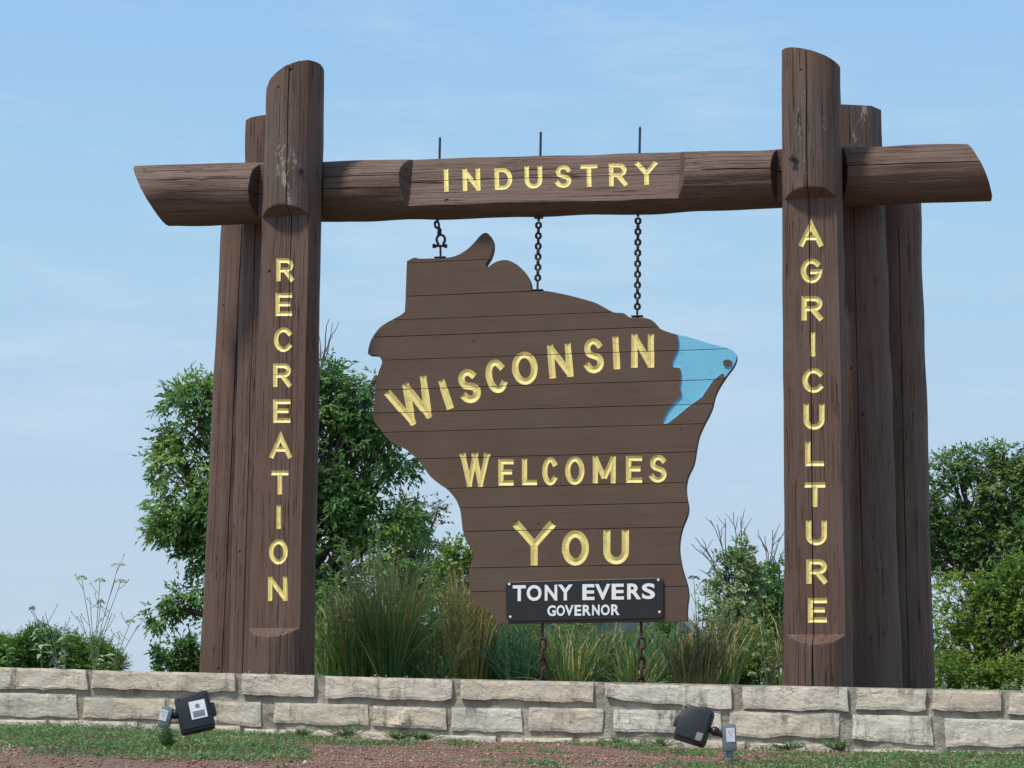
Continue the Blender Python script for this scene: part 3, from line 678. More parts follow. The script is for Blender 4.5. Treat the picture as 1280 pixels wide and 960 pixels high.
def sign_board():
    poly = px_plane(smooth_poly(OUT)); I3 = WM[sign].inverted() @ FR
    SL = []
    for a_, b_ in SEAMS:
        pa, pb = loc(*a_, SD), loc(*b_, SD); dr = (pb-pa).normalized(); SL.append((pa, Vector((-dr.z, 0, dr.x))))   # normal up
    M = WM[sign]; W_MI = M.inverted()
    # letters
    L = [('W', 516.5, 503, 55, 51, 24), ('I', 557.3, 493, 8, 38, 18), ('S', 586.3, 482.3, 25, 42, 14), ('C', 619.8, 470, 25, 41.5, 10), ('O', 656, 460, 32, 41.5, 4), ('N', 700.2, 451, 30, 42, 5), ('S', 742, 444.5, 25, 43.5, 4), ('I', 770.2, 441, 8.5, 41, 3), ('N', 803.3, 438.5, 28.5, 42, 0)]
    L2 = [box_l('W', 575.5, 611.8, 566.4, 608.2), box_l('E', 623, 642, 574, 606.8), box_l('L', 652.5, 671.2, 573.3, 606.3), box_l('C', 677.8, 696.5, 571.5, 606.5), box_l('O', 706.4, 730.5, 570.5, 606), box_l('M', 741, 769.6, 570, 604), box_l('E', 782.6, 802.6, 569.8, 603.3), box_l('S', 811.6, 833.4, 568.6, 603)]
    L3 = [box_l('Y', 643, 692.5, 653, 706.6), box_l('O', 702.4, 736, 663, 706.8), box_l('U', 754.2, 786, 662.6, 705.2)]
    n = FRONT; po = FR @ loc(640, 500, SD); cuts = []
    for S_, sw, dep in ((L, 7.9, .0095), (L2, 6.3, .008), (L3, 8.6, .0095)):
        for (ch, cx, cy, lw, lh, rt) in S_: cuts += vcut(glyph_px(ch, cx, cy, lw, lh, rt, sw), po, n, W_MI, rad(sw, 18.3), dep)
    letters = L+L2+L3
    BAY = [(847,421),(848.2,429),(846.2,438),(841.5,447.3),(839.5,454.5),(841.5,459),(849.6,460),(851,465.6),(850.6,475.8),(849,482),(851.6,493),(842.5,502),(833.4,514.4),(828,525.5),(830,530),(835.4,528.6),(848.6,518.4),(860.8,508.3),(878,496),(883,488),(891.3,475.8),(902.4,466.6),(904.5,467.7),(906,471),(912,475),(950,450),(915,415),(845,405)]
    bp = px_plane(BAY); bv = [W_MI @ (FR @ (p+Vector((0, -.02, 0)))) for p in bp]+[W_MI @ (FR @ (p+Vector((0, .012, 0)))) for p in bp]; nb = len(bp)
    bay = (bv, [tuple(range(nb)), tuple(range(nb, 2*nb))[::-1]]+[(i, (i+1) % nb, nb+(i+1) % nb, nb+i) for i in range(nb)])
    yel, blu = [], []
    for k in range(len(SEAMS)+1):
        cl = list(poly)
        for idx, sg, g in ((k-1, -1, -.0026), (k, 1, .0026)):
            if not 0 <= idx < len(SL): continue
            po_, nn = SL[idx]; nn = nn*sg; po2 = po_+SL[idx][1]*g; res = []
            for i in range(len(cl)):
                A_, B_ = cl[i], cl[(i+1) % len(cl)]; da, db = (A_-po2).dot(nn), (B_-po2).dot(nn)
                if da >= 0: res.append(A_)
                if (da > 0) != (db > 0) and abs(da-db) > 1e-9: res.append(A_.lerp(B_, da/(da-db)))
            cl = res
        c2 = []
        for p in cl:
            if not c2 or (p-c2[-1]).length > .0015: c2.append(p)
        if (c2[0]-c2[-1]).length < .0015: c2.pop()
        proud = random.uniform(-.0025, .0025)
        bm = bmesh.new(); vs = [bm.verts.new((p.x, p.y+proud, p.z)) for p in c2]; bm.faces.new(vs)
        orig = bm.verts[:]
        bmesh.ops.inset_individual(bm, faces=bm.faces[:], thickness=.0042, depth=0)
        for v in orig: v.co.y += .005
        r = bmesh.ops.extrude_face_region(bm, geom=bm.faces[:], use_keep_orig=True); nv = [g for g in r['geom'] if isinstance(g, bmesh.types.BMVert)]
        for v in nv: v.co.y = SD+THK+proud
        bmesh.ops.recalc_face_normals(bm, faces=bm.faces)
        for v in bm.verts: v.co = I3 @ v.co
        bmesh.ops.triangulate(bm, faces=bm.faces[:])
        me = bpy.data.meshes.new('plank'); bm.to_mesh(me); bm.free(); me.materials.append(M_PLANK)
        zs = [v.co.z for v in me.vertices]; mine = []
        for c_ in cuts:
            cz = [v.z for v in c_[0]]
            if max(cz) > min(zs) and min(cz) < max(zs): mine.append(c_)
        hasbay = max(v.z for v in bv) > min(zs) and min(v.z for v in bv) < max(zs)
        if hasbay: me, f, f2 = carve(me, mine, M_YEL, M, (bay, M_BLUE)); yel += f; blu += f2
        elif mine: me, f = carve(me, mine, M_YEL, M); yel += f
        me.name = 'plank'; link('plank', me, sign, M)
    letter_objs(sort_letters(yel, letters), letters, sign, M_YEL)
    B = MB()
    for q in blu: B.add(q, [tuple(range(len(q)))])
    o = B.build('painted_bay', M_BLUE, sign); o['label'] = 'recessed light blue painted bay on the right point of the board'
    # island
    V = []
    for dd in (-.0005, .0125):
        for i in range(14): V.append(FR @ loc(909+5.4*math.cos(i*math.pi/7)+.6*math.sin(i*2.1), 453.4+4.2*math.sin(i*math.pi/7), SD+dd))
    o = mesh('island', V, [tuple(range(14))]+[(i, (i+1) % 14, 14+(i+1) % 14, 14+i) for i in range(14)], M_PLANK, sign)
    nb_ = len(poly); bV = [FR @ Vector((p.x, SD+THK+.004+dd, p.z)) for dd in (0, .012) for p in poly]
    mesh('added_gap_blocker', bV, [tuple(range(nb_)), tuple(range(nb_, 2*nb_))[::-1]]+[(i, nb_+i, nb_+(i+1) % nb_, (i+1) % nb_) for i in range(nb_)], M_PLANK, sign)  # added unseen board, stops sky light showing through the plank gaps
    # battens that hold the planks together at the back
    for x in (560, 680, 800):
        y0 = {560: 345, 680: 385, 800: 418}[x]; y1 = {560: 600, 680: 765, 800: 765}[x]
        p0, p1 = FR @ loc(x, y0, SD+THK+.036), FR @ loc(x, y1, SD+THK+.036); B = MB(); Mx = FR.to_3x3().to_4x4(); Mx.translation = (p0+p1)/2
        B.box(Mx, .12, .035, (p0-p1).length, .004); B.build('batten', M_PLANK, sign)
sign_board()
# name plate
def rounded(x0, x1, z0, z1, r, n=5):
    P = []
    for cx, cz, a0 in ((x1-r, z1-r, 0), (x0+r, z1-r, 90), (x0+r, z0+r, 180), (x1-r, z0+r, 270)):
        for i in range(n+1): q = R_(a0+90*i/n); P.append((cx+r*math.cos(q), cz+r*math.sin(q)))
    return P
def plate():
    tl, tr, bl = (FR @ loc(632, 727.5, SD-.01)), (FR @ loc(829.5, 722.2, SD-.01)), (FR @ loc(633.5, 777, SD-.01))
    br = FR @ loc(829.8, 773.2, SD-.01)
    def bil(s, t_, off=0): return tl*(1-s)*(1-t_)+tr*s*(1-t_)+bl*(1-s)*t_+br*s*t_ + FRONT*off
    P = rounded(0, 1.32, 0, .33, .035)
    V = [bil(x/1.32, 1-z/.33, o_) for o_ in (.006, -.012) for x, z in P]; n = len(P)
    # bevelled front rim
    V += [bil(.5+(x/1.32-.5)*.994, .5+(.5-z/.33)*.975, .009) for x, z in P]
    Fc = [(i, (i+1) % n, n+(i+1) % n, n+i) for i in range(n)]+[(2*n+i, 2*n+(i+1) % n, (i+1) % n, i) for i in range(n)]+[tuple(range(2*n, 3*n)), tuple(range(n, 2*n))[::-1]]
    pl = mesh('name_plate', V, Fc, M_BLACKP, sign)
    for s, t_ in ((.025, .065), (.968, .055), (.025, .885), (.974, .84)):
        c = bil(s, t_, .009); B = MB(); B.tube([c, c+FRONT*.004, c+FRONT*.006], [.011, .0105, .006], 10); B.build('screw', M_WHITE, pl)
    def text(ch, x0, x1, y0, y1, bold):
        cu = bpy.data.curves.new('t', 'FONT'); cu.body = ch; cu.size = 1; cu.offset = bold*1.0; cu.extrude = .02; cu.resolution_u = 5
        o = bpy.data.objects.new('t', cu); COL.objects.link(o); dg = bpy.context.evaluated_depsgraph_get(); dg.update()
        me = bpy.data.meshes.new_from_object(o.evaluated_get(dg)); bpy.data.objects.remove(o)
        co = [v.co.copy() for v in me.vertices]; xs = [c.x for c in co]; ys = [c.y for c in co]; fc = [tuple(p.vertices) for p in me.polygons]; bpy.data.meshes.remove(me)
        V = []
        pn = FRONT; po = bil(.5, .5, .0095)
        for c in co:
            u = (c.x-min(xs))/(max(xs)-min(xs)); v = (c.y-min(ys))/(max(ys)-min(ys))
            px = x0+(x1-x0)*u; py = y1+(y0-y1)*v-.012*(px-(x0+x1)/2)
            r = ray(px, py); q = EYE+r*((po-EYE).dot(pn)/r.dot(pn)); V.append(q+pn*(.0025*(1 if c.z > 0 else 0)))
        o = mesh('letter', V, fc, M_WHITE, pl); o['label'] = 'white letter %s of the dark name plate' % ch
    k = -.0255
    for ch, x0, x1 in (('T', 641, 657.3), ('O', 658.5, 677), ('N', 681, 696.6), ('Y', 697.4, 716), ('E', 728, 743.2), ('V', 743.8, 763), ('E', 764.6, 780), ('R', 784, 801.5), ('S', 802.5, 818.8)):
        yc = 741.5-.0155*((x0+x1)/2-649); text(ch, x0, x1, yc-9.9, yc+9.9, .03)
    for ch, x0, x1 in (('G', 684.3, 694.8), ('O', 695.6, 706.2), ('V', 706.2, 717), ('E', 718.2, 726.6), ('R', 728.4, 738.8), ('N', 740.2, 749.6), ('O', 751.2, 762.2), ('R', 764, 774.6)):
        yc = 763.4-.015*((x0+x1)/2-690); text(ch, x0, x1, yc-6.7, yc+6.7, .03)
plate()

# ---------------------------------------------------------------- chains
def link_mesh(l, w_, r, mat_, name='link', sides=8):
    pts = []; rr = w_/2-r; s = l/2-r-rr
    for i in range(9): q = math.pi*i/8; pts.append((rr*math.cos(q), 0, s+rr*math.sin(q)))
    for i in range(9): q = math.pi+math.pi*i/8; pts.append((rr*math.cos(q), 0, -s+rr*math.sin(q)))
    V, Fc = [], []; n = len(pts)
    for i in range(n):
        p = Vector(pts[i]); t_ = (Vector(pts[(i+1) % n])-Vector(pts[i-1])).normalized(); x = Vector((0, 1, 0)); y = t_.cross(x)
        for k in range(sides): q = 2*math.pi*k/sides; V.append(tuple(p+(x*math.cos(q)+y*math.sin(q))*r))
        Fc += [(i*sides+k, i*sides+(k+1) % sides, ((i+1) % n)*sides+(k+1) % sides, ((i+1) % n)*sides+k) for k in range(sides)]
    me = bpy.data.meshes.new(name); me.from_pydata(V, [], Fc); me.materials.append(mat_); me.shade_smooth(); return me
LK = link_mesh(.078, .062, .0120, M_STEEL)
def chain(px0, py0, px1, py1, nlinks, label, y_eye):
    d = SD+.04; T = FR @ loc(px0, py0, d); Bt = FR @ loc(px1, py1, d)
    c = thing('hanging_chain', Bt, label, 'chain', 'chains from the crossbeam to the hanging sign', -PSI)
    ax = (T-Bt).normalized(); Rz = FR.to_3x3()
    M0 = log_frame(Bt, T, FRONT)
    B = MB(); B.tube([T+ax*.03, T-ax*.03], .012, 8); B.box(Matrix.Translation(T-ax*.0) @ FR.to_3x3().to_4x4(), .075, .06, .012, .002); B.build('eye_bolt', M_STEEL, c, True, sharp=35)
    B = MB(); E = FR @ loc(px1, y_eye, d); B.tube([Bt-ax*.03, E], .0095, 8); B.box(Matrix.Translation(Bt+ax*.004) @ FR.to_3x3().to_4x4(), .10, .07, .009, .002); B.build('eye_rod', M_STEEL, c, True, sharp=35)
    a_, b_ = T-ax*.045, E+ax*.01
    if nlinks:
        pitch = (a_-b_).length/nlinks
        for i in range(nlinks):
            p = a_-ax*pitch*(i+.5); M = M0.copy(); M.translation = p; M = M @ Matrix.Rotation(R_(90)*(i % 2)+R_(random.uniform(-8, 8))+R_(12), 4, 'Z')
            S = pitch/.054
            M = M @ Matrix.Diagonal((1, 1, S, 1)); link('link', LK, c, M)
    return c, M0, a_, b_, ax
chain(673.3, 272, 672, 363.5, 11, 'middle dark steel chain hanging from the crossbeam onto the sign top', 352)
chain(797.6, 266.5, 796.6, 396, 17, 'longest dark steel chain at the right side of the sign top', 388)
c, M0, a_, b_, ax = chain(546.8, 272, 550.5, 322.5, 0, 'short hanger of two links and a shackle above the sign left corner', 309)
for i, (x, y, s_, rz, tl) in enumerate(((546.2, 281, 1.0, 20, -6), (549.3, 290, 1.0, 75, 10))):
    M = M0.copy(); M.translation = FR @ loc(x, y, SD+.04); M = M @ Matrix.Rotation(R_(tl), 4, 'Y') @ Matrix.Rotation(R_(rz), 4, 'Z') @ Matrix.Diagonal((.9, 1, 1.05, 1)); link('link', LK, c, M)
B = MB(); pts = []
for i in range(13): q = R_(-50+280*i/12); pts.append(FR @ loc(551+5.2*math.cos(q), 299.5-6.0*math.sin(q), SD+.04))
pts = [FR @ loc(554.2, 307, SD+.04)]+pts+[FR @ loc(547.6, 307, SD+.04)]
B.tube(pts, .0115, 8); B.build('shackle', M_RUST, c, True)
B = MB(); B.tube([FR @ loc(542, 307.5, SD+.04), FR @ loc(558.5, 307.5, SD+.04)], .011, 8)
B.tube([FR @ loc(541, 307.5, SD+.04), FR @ loc(545, 307.5, SD+.04)], .02, 6); B.tube([FR @ loc(555.6, 307.5, SD+.04), FR @ loc(558.8, 307.5, SD+.04)], .019, 6); B.build('shackle_pin', M_STEEL, c)
# anchors below
LKR = link_mesh(.12, .075, .013, M_RUST)
for px, y0, lab in ((678, 778, 'rusty anchor chain below the sign, nearer its left end'), (801.5, 777, 'rusty anchor chain below the sign, nearer its right end')):
    d = SD+.04; T = FR @ loc(px, y0, d); G = FR @ loc(px+.5, 876, d)
    c = thing('anchor_chain', G, lab, 'chain', 'anchor chains from the sign down to the soil', -PSI); M0 = log_frame(G, T, FRONT)
    B = MB(); B.tube([T, FR @ loc(px, y0+20, d)], .012, 8); B.box(Matrix.Translation(T) @ FR.to_3x3().to_4x4(), .12, .07, .012, .002); B.build('eye_rod', M_RUST, c, True, sharp=35)
    for i in range(7):
        M = M0.copy(); M.translation = FR @ loc(px+random.uniform(-.6, .6), y0+27+i*12.5, d); M = M @ Matrix.Rotation(R_(10+90*(i % 2)), 4, 'Z'); link('link', LKR, c, M)

# ---------------------------------------------------------------- floodlights
def floodlight(foot, Dg, box, knuck, hous, label, lean, yaw, roll, sticker):
    """foot px,y of the stem base; box centre px; hous centre px"""
    base = at(foot[0], foot[1], Dg); base.z = ground_z(base.x, base.y)-.02
    f = thing('floodlight', base, label, 'floodlight', 'floodlights in front of the stone wall')
    k = Dg/F_PX
    H = at(hous[0], hous[1], Dg); K = at(knuck[0], knuck[1], Dg); C = at(box[0], box[1], Dg+.03)
    B = MB(); B.tube([base, Vector((base.x, base.y, base.z+.04)), H+Vector((0, 0, -hous[3]*k*.5))], .021, 10); B.build('stem', M_LAMPG, f, True, sharp=40)
    Mh = Matrix.Translation(H) @ Matrix.Rotation(R_(lean), 4, 'Y'); B = MB(); B.box(Mh, hous[2]*k, .075, hous[3]*k, .018); B.build('junction_box', M_LAMPG, f, True, sharp=50)
    B = MB(); B.box(Mh @ Matrix.Translation((hous[4]*k, -.0390, hous[3]*k*.10)), hous[2]*k*.62, .0015, hous[3]*k*.5); st = B.build('sticker', M_STICK, f)
    B = MB(); Ms = Mh @ Matrix.Translation((hous[4]*k, -.0402, hous[3]*k*.10))
    for i in range(4): B.box(Ms @ Matrix.Translation(((i-1.5)*.006, 0, .018-.011*(i % 3))), .007, .001, .004)
    B.build('sticker_print', M_SILV, st)
    B = MB(); B.tube([H+(K-H)*.4, K, K+(C-K)*.35+Vector((0, .0, 0)), C+Vector((0, .0, 0))], [.018, .020, .014, .014], 10)
    bm = bmesh.new(); bmesh.ops.create_uvsphere(bm, u_segments=12, v_segments=8, radius=.027); bm.verts.index_update()
    B.add([v.co+K for v in bm.verts], [[v.index for v in q.verts] for q in bm.faces]); bm.free(); B.build('knuckle', M_LAMPB, f, True, sharp=50)
    Mb = Matrix.Translation(C) @ Matrix.Rotation(R_(yaw), 4, 'Z') @ Matrix.Rotation(R_(-14), 4, 'X') @ Matrix.Rotation(R_(roll), 4, 'Y')
    w_, h_ = box[2]*k, box[3]*k
    B = MB(); B.box(Mb, w_, .085, h_, .022); B.box(Mb @ Matrix.Translation((0, -.045, 0)), w_*.84, .016, h_*.84, .007)
    B.box(Mb @ Matrix.Translation((w_*box[4], .005, 0)), w_*.22, .055, h_*.34, .012)
    lamp = B.build('lamp_housing', M_LAMPB, f, True, sharp=40)
    B = MB()
    for sx_, sz_ in ((-1, -1), (-1, 1), (1, -1), (1, 1)):
        q = Mb @ Vector((sx_*w_*.38, -.053, sz_*h_*.38)); n_ = Mb.to_3x3() @ Vector((0, -1, 0)); B = MB(); B.tube([q, q+n_*.004], .0055, 8); B.build('screw', M_STEEL, lamp)
    B = MB(); B.box(Mb @ Matrix.Translation((0, .0445, 0)), w_*.86, .006, h_*.86, .002); B.build('lens', M_LENS, lamp)
    sx_, sz_, sw_, sh_ = sticker; B = MB(); Mt = Mb @ Matrix.Translation((sx_*w_, -.0545, sz_*h_)); B.box(Mt, sw_*w_, .0015, sh_*h_); st = B.build('rating_label', M_STICK if sw_ > .3 else M_SILV, lamp)
    if sw_ > .3:
        B = MB(); B.box(Mt @ Matrix.Translation((0, -.0014, -sh_*h_*.24)), sw_*w_*.74, .001, sh_*h_*.34); B.tube([Mt @ Vector((0, -.0005, sh_*h_*.20)), Mt @ Vector((0, -.0018, sh_*h_*.20))], .013, 10)
        B.build('label_print', M_LAMPG, st)
        B = MB()
        for i in range(4): B.box(Mt @ Matrix.Translation(((i-1.5)*sw_*w_*.15, -.0024, -sh_*h_*.26)), sw_*w_*.08, .001, sh_*h_*(.14+.03*(i % 2)))
        B.build('label_print', M_SILV, st)
floodlight((208, 936), 12.0, (243.5, 891.5, 43, 49, .5), (219, 893), (207, 897, 15, 27, -2.0), 'black floodlight tilted left with a grey box behind a green weed', 14, 8, -13, (.10, .02, .46, .46))
floodlight((912.5, 956), 12.3, (867.5, 907, 41, 46, -.5), (893.5, 914), (911.5, 922, 17, 34, 1.0), 'black floodlight tilted right on the bare grey stem in the red gravel', -2, -8, 17, (.28, -.30, .20, .22))

# ---------------------------------------------------------------- vegetation
def unit(v): return v/np.maximum(1e-9, np.linalg.norm(v, axis=1, keepdims=True))
def leaves(P, Dr, Nn, Ln, Wd, tint):
    """folded four-vertex leaves -> V, F(tri), tint"""
    n = len(P); Dr = unit(Dr); S = unit(np.cross(Dr, Nn)); U = unit(np.cross(S, Dr)); Ln = Ln[:, None]; Wd = Wd[:, None]
    b_ = P; m_ = P+Dr*Ln*.45; t_ = P+Dr*Ln-U*Ln*.12
    V = np.stack([b_, m_-S*Wd*.5+U*Wd*.18, t_, m_+S*Wd*.5+U*Wd*.18], 1).reshape(-1, 3)
    i = np.arange(n)*4; Fc = np.stack([np.stack([i, i+2, i+1], 1), np.stack([i, i+3, i+2], 1)], 1).reshape(-1, 3)
    return V, Fc, np.repeat(tint, 2)
def blob_points(blobs, n, shell=.55, gap=.35, gs=2.2, seed=0):
    """blobs: (centre Vector, rx, ry(depth), rz). returns positions, outward dirs, blob index"""
    r = np.random.default_rng(seed); wts = np.array([b_[1]*b_[3] for b_ in blobs]); wts = wts/wts.sum(); P, O, K = [], [], []
    while len(P) < n:
        k = r.choice(len(blobs), p=wts); c, rx, ry, rz = blobs[k]
        v = r.normal(size=3); v /= np.linalg.norm(v); q = (shell+(1-shell)*r.random()) if r.random() < .75 else r.random()**.5
        q *= 1+.22*noise.noise(Vector((v[0]*2.3+seed, v[1]*2.3, v[2]*2.3+k)))
        p = Vector((c.x+v[0]*rx*q, c.y+v[1]*ry*q, c.z+v[2]*rz*q))
        if noise.noise(p*gs+Vector((seed*1.7, 0, 0))) < -.5+gap and r.random() < .85: continue
        P.append(tuple(p)); O.append(v); K.append(k)
    return np.array(P), np.array(O), np.array(K)
def crown(P, O, per, ln, wd, spread, droop, seed, tvar=.5, curve=.5):
    """leaf sprays: every point a twig with `per` leaflets"""
    r = np.random.default_rng(seed); n = len(P)
    ax = unit(O*.8+r.normal(size=(n, 3))*.6+np.array([0, 0, -droop]))
    tl = r.uniform(.6, 1.25, n)*spread
    ct = np.array([.5+.9*noise.noise(Vector(p)*1.7+Vector((seed, 3, 0))) for p in P])+r.normal(size=n)*.12
    Pp, Dd, Nn, Tt = [], [], [], []
    for j in range(per):
        s = (j//2+1)/(per/2+.5); side = (-1)**j
        lat = unit(np.cross(ax, np.array([[0, 0, 1.]])+r.normal(size=(n, 3))*.35))
        pos = P+ax*(tl*s)[:, None]; pos[:, 2] -= droop*.35*tl*s*s
        d = ax*.75+lat*side*.8+np.array([0, 0, -droop*.5])+r.normal(size=(n, 3))*.25
        if j == per-1: d = ax
        Pp.append(pos); Dd.append(d); Nn.append(np.array([[0, 0, .6]])+O*.7+np.array([[-.25, -.35, 0]])*0+r.normal(size=(n, 3))*.6); Tt.append(ct+r.normal(size=n)*.10)
    Pp, Dd, Nn, Tt = map(np.concatenate, (Pp, Dd, Nn, Tt)); m_ = len(Pp)
    return leaves(Pp, Dd, Nn, ln*r.uniform(.6, 1.2, m_), wd*r.uniform(.7, 1.2, m_), np.clip(Tt, 0, 1))
def px_blobs(L, D, dep=1.0):
    k = D/F_PX; return [(at(x, y, D+(z if z else 0)), rx*k, min(rx, ry)*k*dep, ry*k) for (x, y, rx, ry, *zz) in L for z in [zz[0] if zz else 0]]
def limb(B, a_, b_, r0, r1, seed, n=7, wig=.08, sides=6):
    r = random.Random(int(seed)); L = (b_-a_).length; pts = []; up = Vector((0, 0, 1))
    o1 = Vector((r.random()*9, r.random()*9, r.random()*9))
    for i in range(n+1):
        s = i/n; p = a_.lerp(b_, s) + up*(L*.10*math.sin(math.pi*s)*.5)
        w_ = noise.noise_vector(o1+Vector((s*2.2, 0, 0)))*L*wig*math.sin(math.pi*min(1, s*1.0)); pts.append(p+w_)
    B.tube(pts, [r0*(1-i/n)+r1*i/n for i in range(n+1)], sides); return pts
def tree(name, label, cat, D, foot, blobs, n, per, ln, wd, spread, mat_, seed, trunk_r=.12, group=None, droop=.4, shell=.5, gap=.35, gs=2.2, twigs=4, wood=M_BARK, dead=None, dep=1.0, fork=.45):
    base = at(foot, 800, D); base.z = ground_z(base.x, base.y)-.03
    T = thing(name, base, label, cat, group)
    bl = px_blobs(blobs, D, dep); P, O, K = blob_points(bl, n, shell, gap, gs, seed)
    B = MB(); r = random.Random(seed)
    topc = sum((b_[0] for b_ in bl), Vector())/len(bl); fk = base.lerp(Vector((topc.x*.4+base.x*.6, topc.y, topc.z)), fork)
    limb(B, base, fk, trunk_r, trunk_r*.7, seed, 6, .04, 10)
    for k, b_ in enumerate(bl):
        mid = limb(B, fk, b_[0], trunk_r*.5, trunk_r*.16, seed+k*5+1, 7, .10, 6)
        idx = [int(i) for i in np.where(K == k)[0]]; r.shuffle(idx)
        for q in idx[:int(twigs*len(idx)/100)+3]:
            s = mid[r.randint(3, 7)]; limb(B, s, Vector(P[q]), trunk_r*.12, .004, seed+q, 4, .10, 4)
    B.build('trunk', wood, T, True)
    V, Fc, tt = crown(P, O, per, ln, wd, spread, droop, seed); mesh('crown', V, Fc, mat_, T, attr=tt)
    if dead:
        B = MB()
        for i, (x0, y0, x1, y1, w0) in enumerate(dead): limb(B, at(x0, y0, D), at(x1, y1, D+random.uniform(-.3, .3)), w0, .004, seed+i, 6, .10, 5)
        B.build('bare_branch', M_DEAD, T)
    return T
# ash behind the left posts
ash = [(245,512,42,44),(222,578,34,36),(262,560,40,60),(232,640,48,34),(275,620,40,60),(215,662,32,20),(252,695,34,22),(203,766,20,11),(232,748,30,14),(256,762,18,18),(330,520,70,75),(320,640,70,80),
       (330,730,80,70),(415,500,34,50),(455,510,38,42),(438,560,50,46),(480,545,28,30),(500,578,24,14),(420,610,40,46),(465,605,26,24),(410,690,44,50),(455,660,36,24),(470,700,48,34),(505,650,26,22),(420,760,40,50),(470,470,14,10),(408,462,16,16),(500,690,28,26),(215,545,14,12),(258,478,18,12)]
tree('ash_tree', 'dense dark green tree with drooping leaves behind the left posts', 'tree', 27, 335, ash, 6600, 7, .095, .034, .17, L_ASH, 3, .16, droop=.55, shell=.5, gap=.47, gs=1.7, twigs=6, dep=1.3, fork=.3,
     dead=[(398,480,412,398,.014),(402,460,416,420,.008),(400,450,398,412,.009),(408,440,424,402,.008),(404,455,411,430,.006),(412,425,416,404,.005)])
tree('sparse_tree', 'thin sparse small tree with reddish tips left of the sign bottom', 'tree', 30, 505, [(495,640,22,16),(515,630,14,10),(535,640,14,12),(505,668,26,20),(525,690,18,20),(540,660,10,18),(500,720,30,30),(530,730,26,24),(548,634,6,5)], 620, 6, .07, .032, .16, L_RED, 8, .05, gap=.45, gs=3.5, twigs=14, droop=.1)
tree('young_tree', 'pale leafy sapling top showing left of the sign between tree and board', 'tree', 28, 500, [(500,690,26,34),(515,660,20,24),(540,700,14,26),(520,730,34,26)], 420, 6, .075, .034, .18, L_SAGE, 9, .05, gap=.4, gs=3, twigs=10, droop=.2)
tree('yellowing_bush', 'yellow green bush beside the lower left edge of the sign', 'bush', 24.5, 575, [(572,702,24,20),(590,690,14,16),(560,730,30,24),(590,735,26,30),(575,760,40,30),(568,682,9,8),(592,670,6,8)], 900, 6, .055, .028, .13, L_YEL, 12, .05, gap=.38, gs=4, twigs=8, droop=.0)
# undergrowth mass in the bed, each shrub its own
SH = [(400, 778, 34, 60, L_ASH, 'broad leaved dark shrub against the left front post'), (440, 790, 40, 50, L_DARK, 'dark shrub filling the bed behind the tall left grass'), (500, 785, 44, 52, L_DARK, 'dark shrub between the two tall grass clumps'),
      (560, 800, 36, 40, L_DARK, 'dark shrub behind the straw coloured grass clump'), (648, 812, 34, 36, L_ASH, 'green shrub under the lower left corner of the sign'), (705, 808, 40, 44, L_DARK, 'very dark shrub below the name plate left half'),
      (768, 822, 34, 30, L_DARK, 'very dark shrub below the name plate right half'), (822, 812, 30, 40, L_DARK, 'dark shrub beside the right anchor chain'), (908, 818, 30, 40, L_DARK, 'dark shrub right of the sign bottom corner')]
for i, (x, y, rx, ry, m_, lab) in enumerate(SH):
    tree('shrub', lab, 'shrub', 22.5+.4*(i % 3), x, [(x-rx*.35, y+ry*.1, rx*.75, ry*.8), (x+rx*.35, y, rx*.7, ry*.85), (x, y+ry*.5, rx, ry*.6)], 620, 6, .075, .030, .13, m_, 40+i, .03, 'shrubs in the bed behind the wall', droop=.2, gap=.30, gs=3, twigs=5)
# right of the sign
tree('tall_shrub', 'tall silvery green shrub with upright leafy tips right of the sign', 'shrub', 23, 915, [(915,745,16,44),(932,705,12,20),(900,760,18,30),(920,790,30,40),(905,715,9,24),(938,730,14,26),(928,690,6,10)], 1000, 6, .065, .026, .12, L_SAGE, 61, .035, droop=-.1, gap=.42, gs=4.5, twigs=10)
tree('dense_bush', 'dense bright green bush against the right front post', 'bush', 26, 962, [(962,740,24,32),(945,770,26,34),(975,780,28,40),(930,800,26,30),(975,712,12,10),(950,722,10,12)], 1300, 7, .075, .032, .15, L_ASH, 62, .05, droop=.4, gap=.32, gs=3, twigs=5)
tree('flowering_bush', 'light yellow green bush dotted white at the foot of the right front post', 'bush', 21.6, 950, [(948,820,26,28),(925,835,26,22),(968,828,22,28),(905,845,24,16),(940,795,14,14),(915,862,40,12),(960,860,30,12)], 1000, 6, .045, .020, .09, L_YEL, 63, .02, droop=0, gap=.38, gs=5, twigs=4)
# dead standing branches
def bare_tree(label, D, foot, strokes, seed):
    base = at(foot[0], foot[1], D); base.z = ground_z(base.x, base.y)
    T = thing('bare_tree', base, label, 'dead tree'); B = MB(); top_ = at(*foot, D)
    B.tube([base, top_], [.03, .022], 6); B.build('trunk', M_DEAD, T); B = MB()
    for i, (x0, y0, x1, y1, w0) in enumerate(strokes):
        pts = limb(B, at(x0, y0, D), at(x1, y1, D+random.uniform(-.2, .2)), w0, .0045, seed+i, 7, .09, 5)
        for k in range(3):
            q = pts[random.randint(2, 6)]; dx = random.uniform(-16, 16); X, Y = project(q); limb(B, q, at(X+dx, Y-random.uniform(10, 26), D), .006, .003, seed+50+i*3+k, 4, .1, 4)
    B.build('bare_branch', M_DEAD, T)
bare_tree('leafless grey dead sapling with forked twigs beside the right edge of the sign', 28, (915, 770), [(916,760,896,655,.014),(914,745,869,672,.012),(908,735,864,680,.010),(910,740,874,712,.009),(916,745,906,648,.011),(922,740,926,645,.014),(922,720,934,668,.008),(912,722,888,650,.008),(922,700,917,640,.007)], 71)
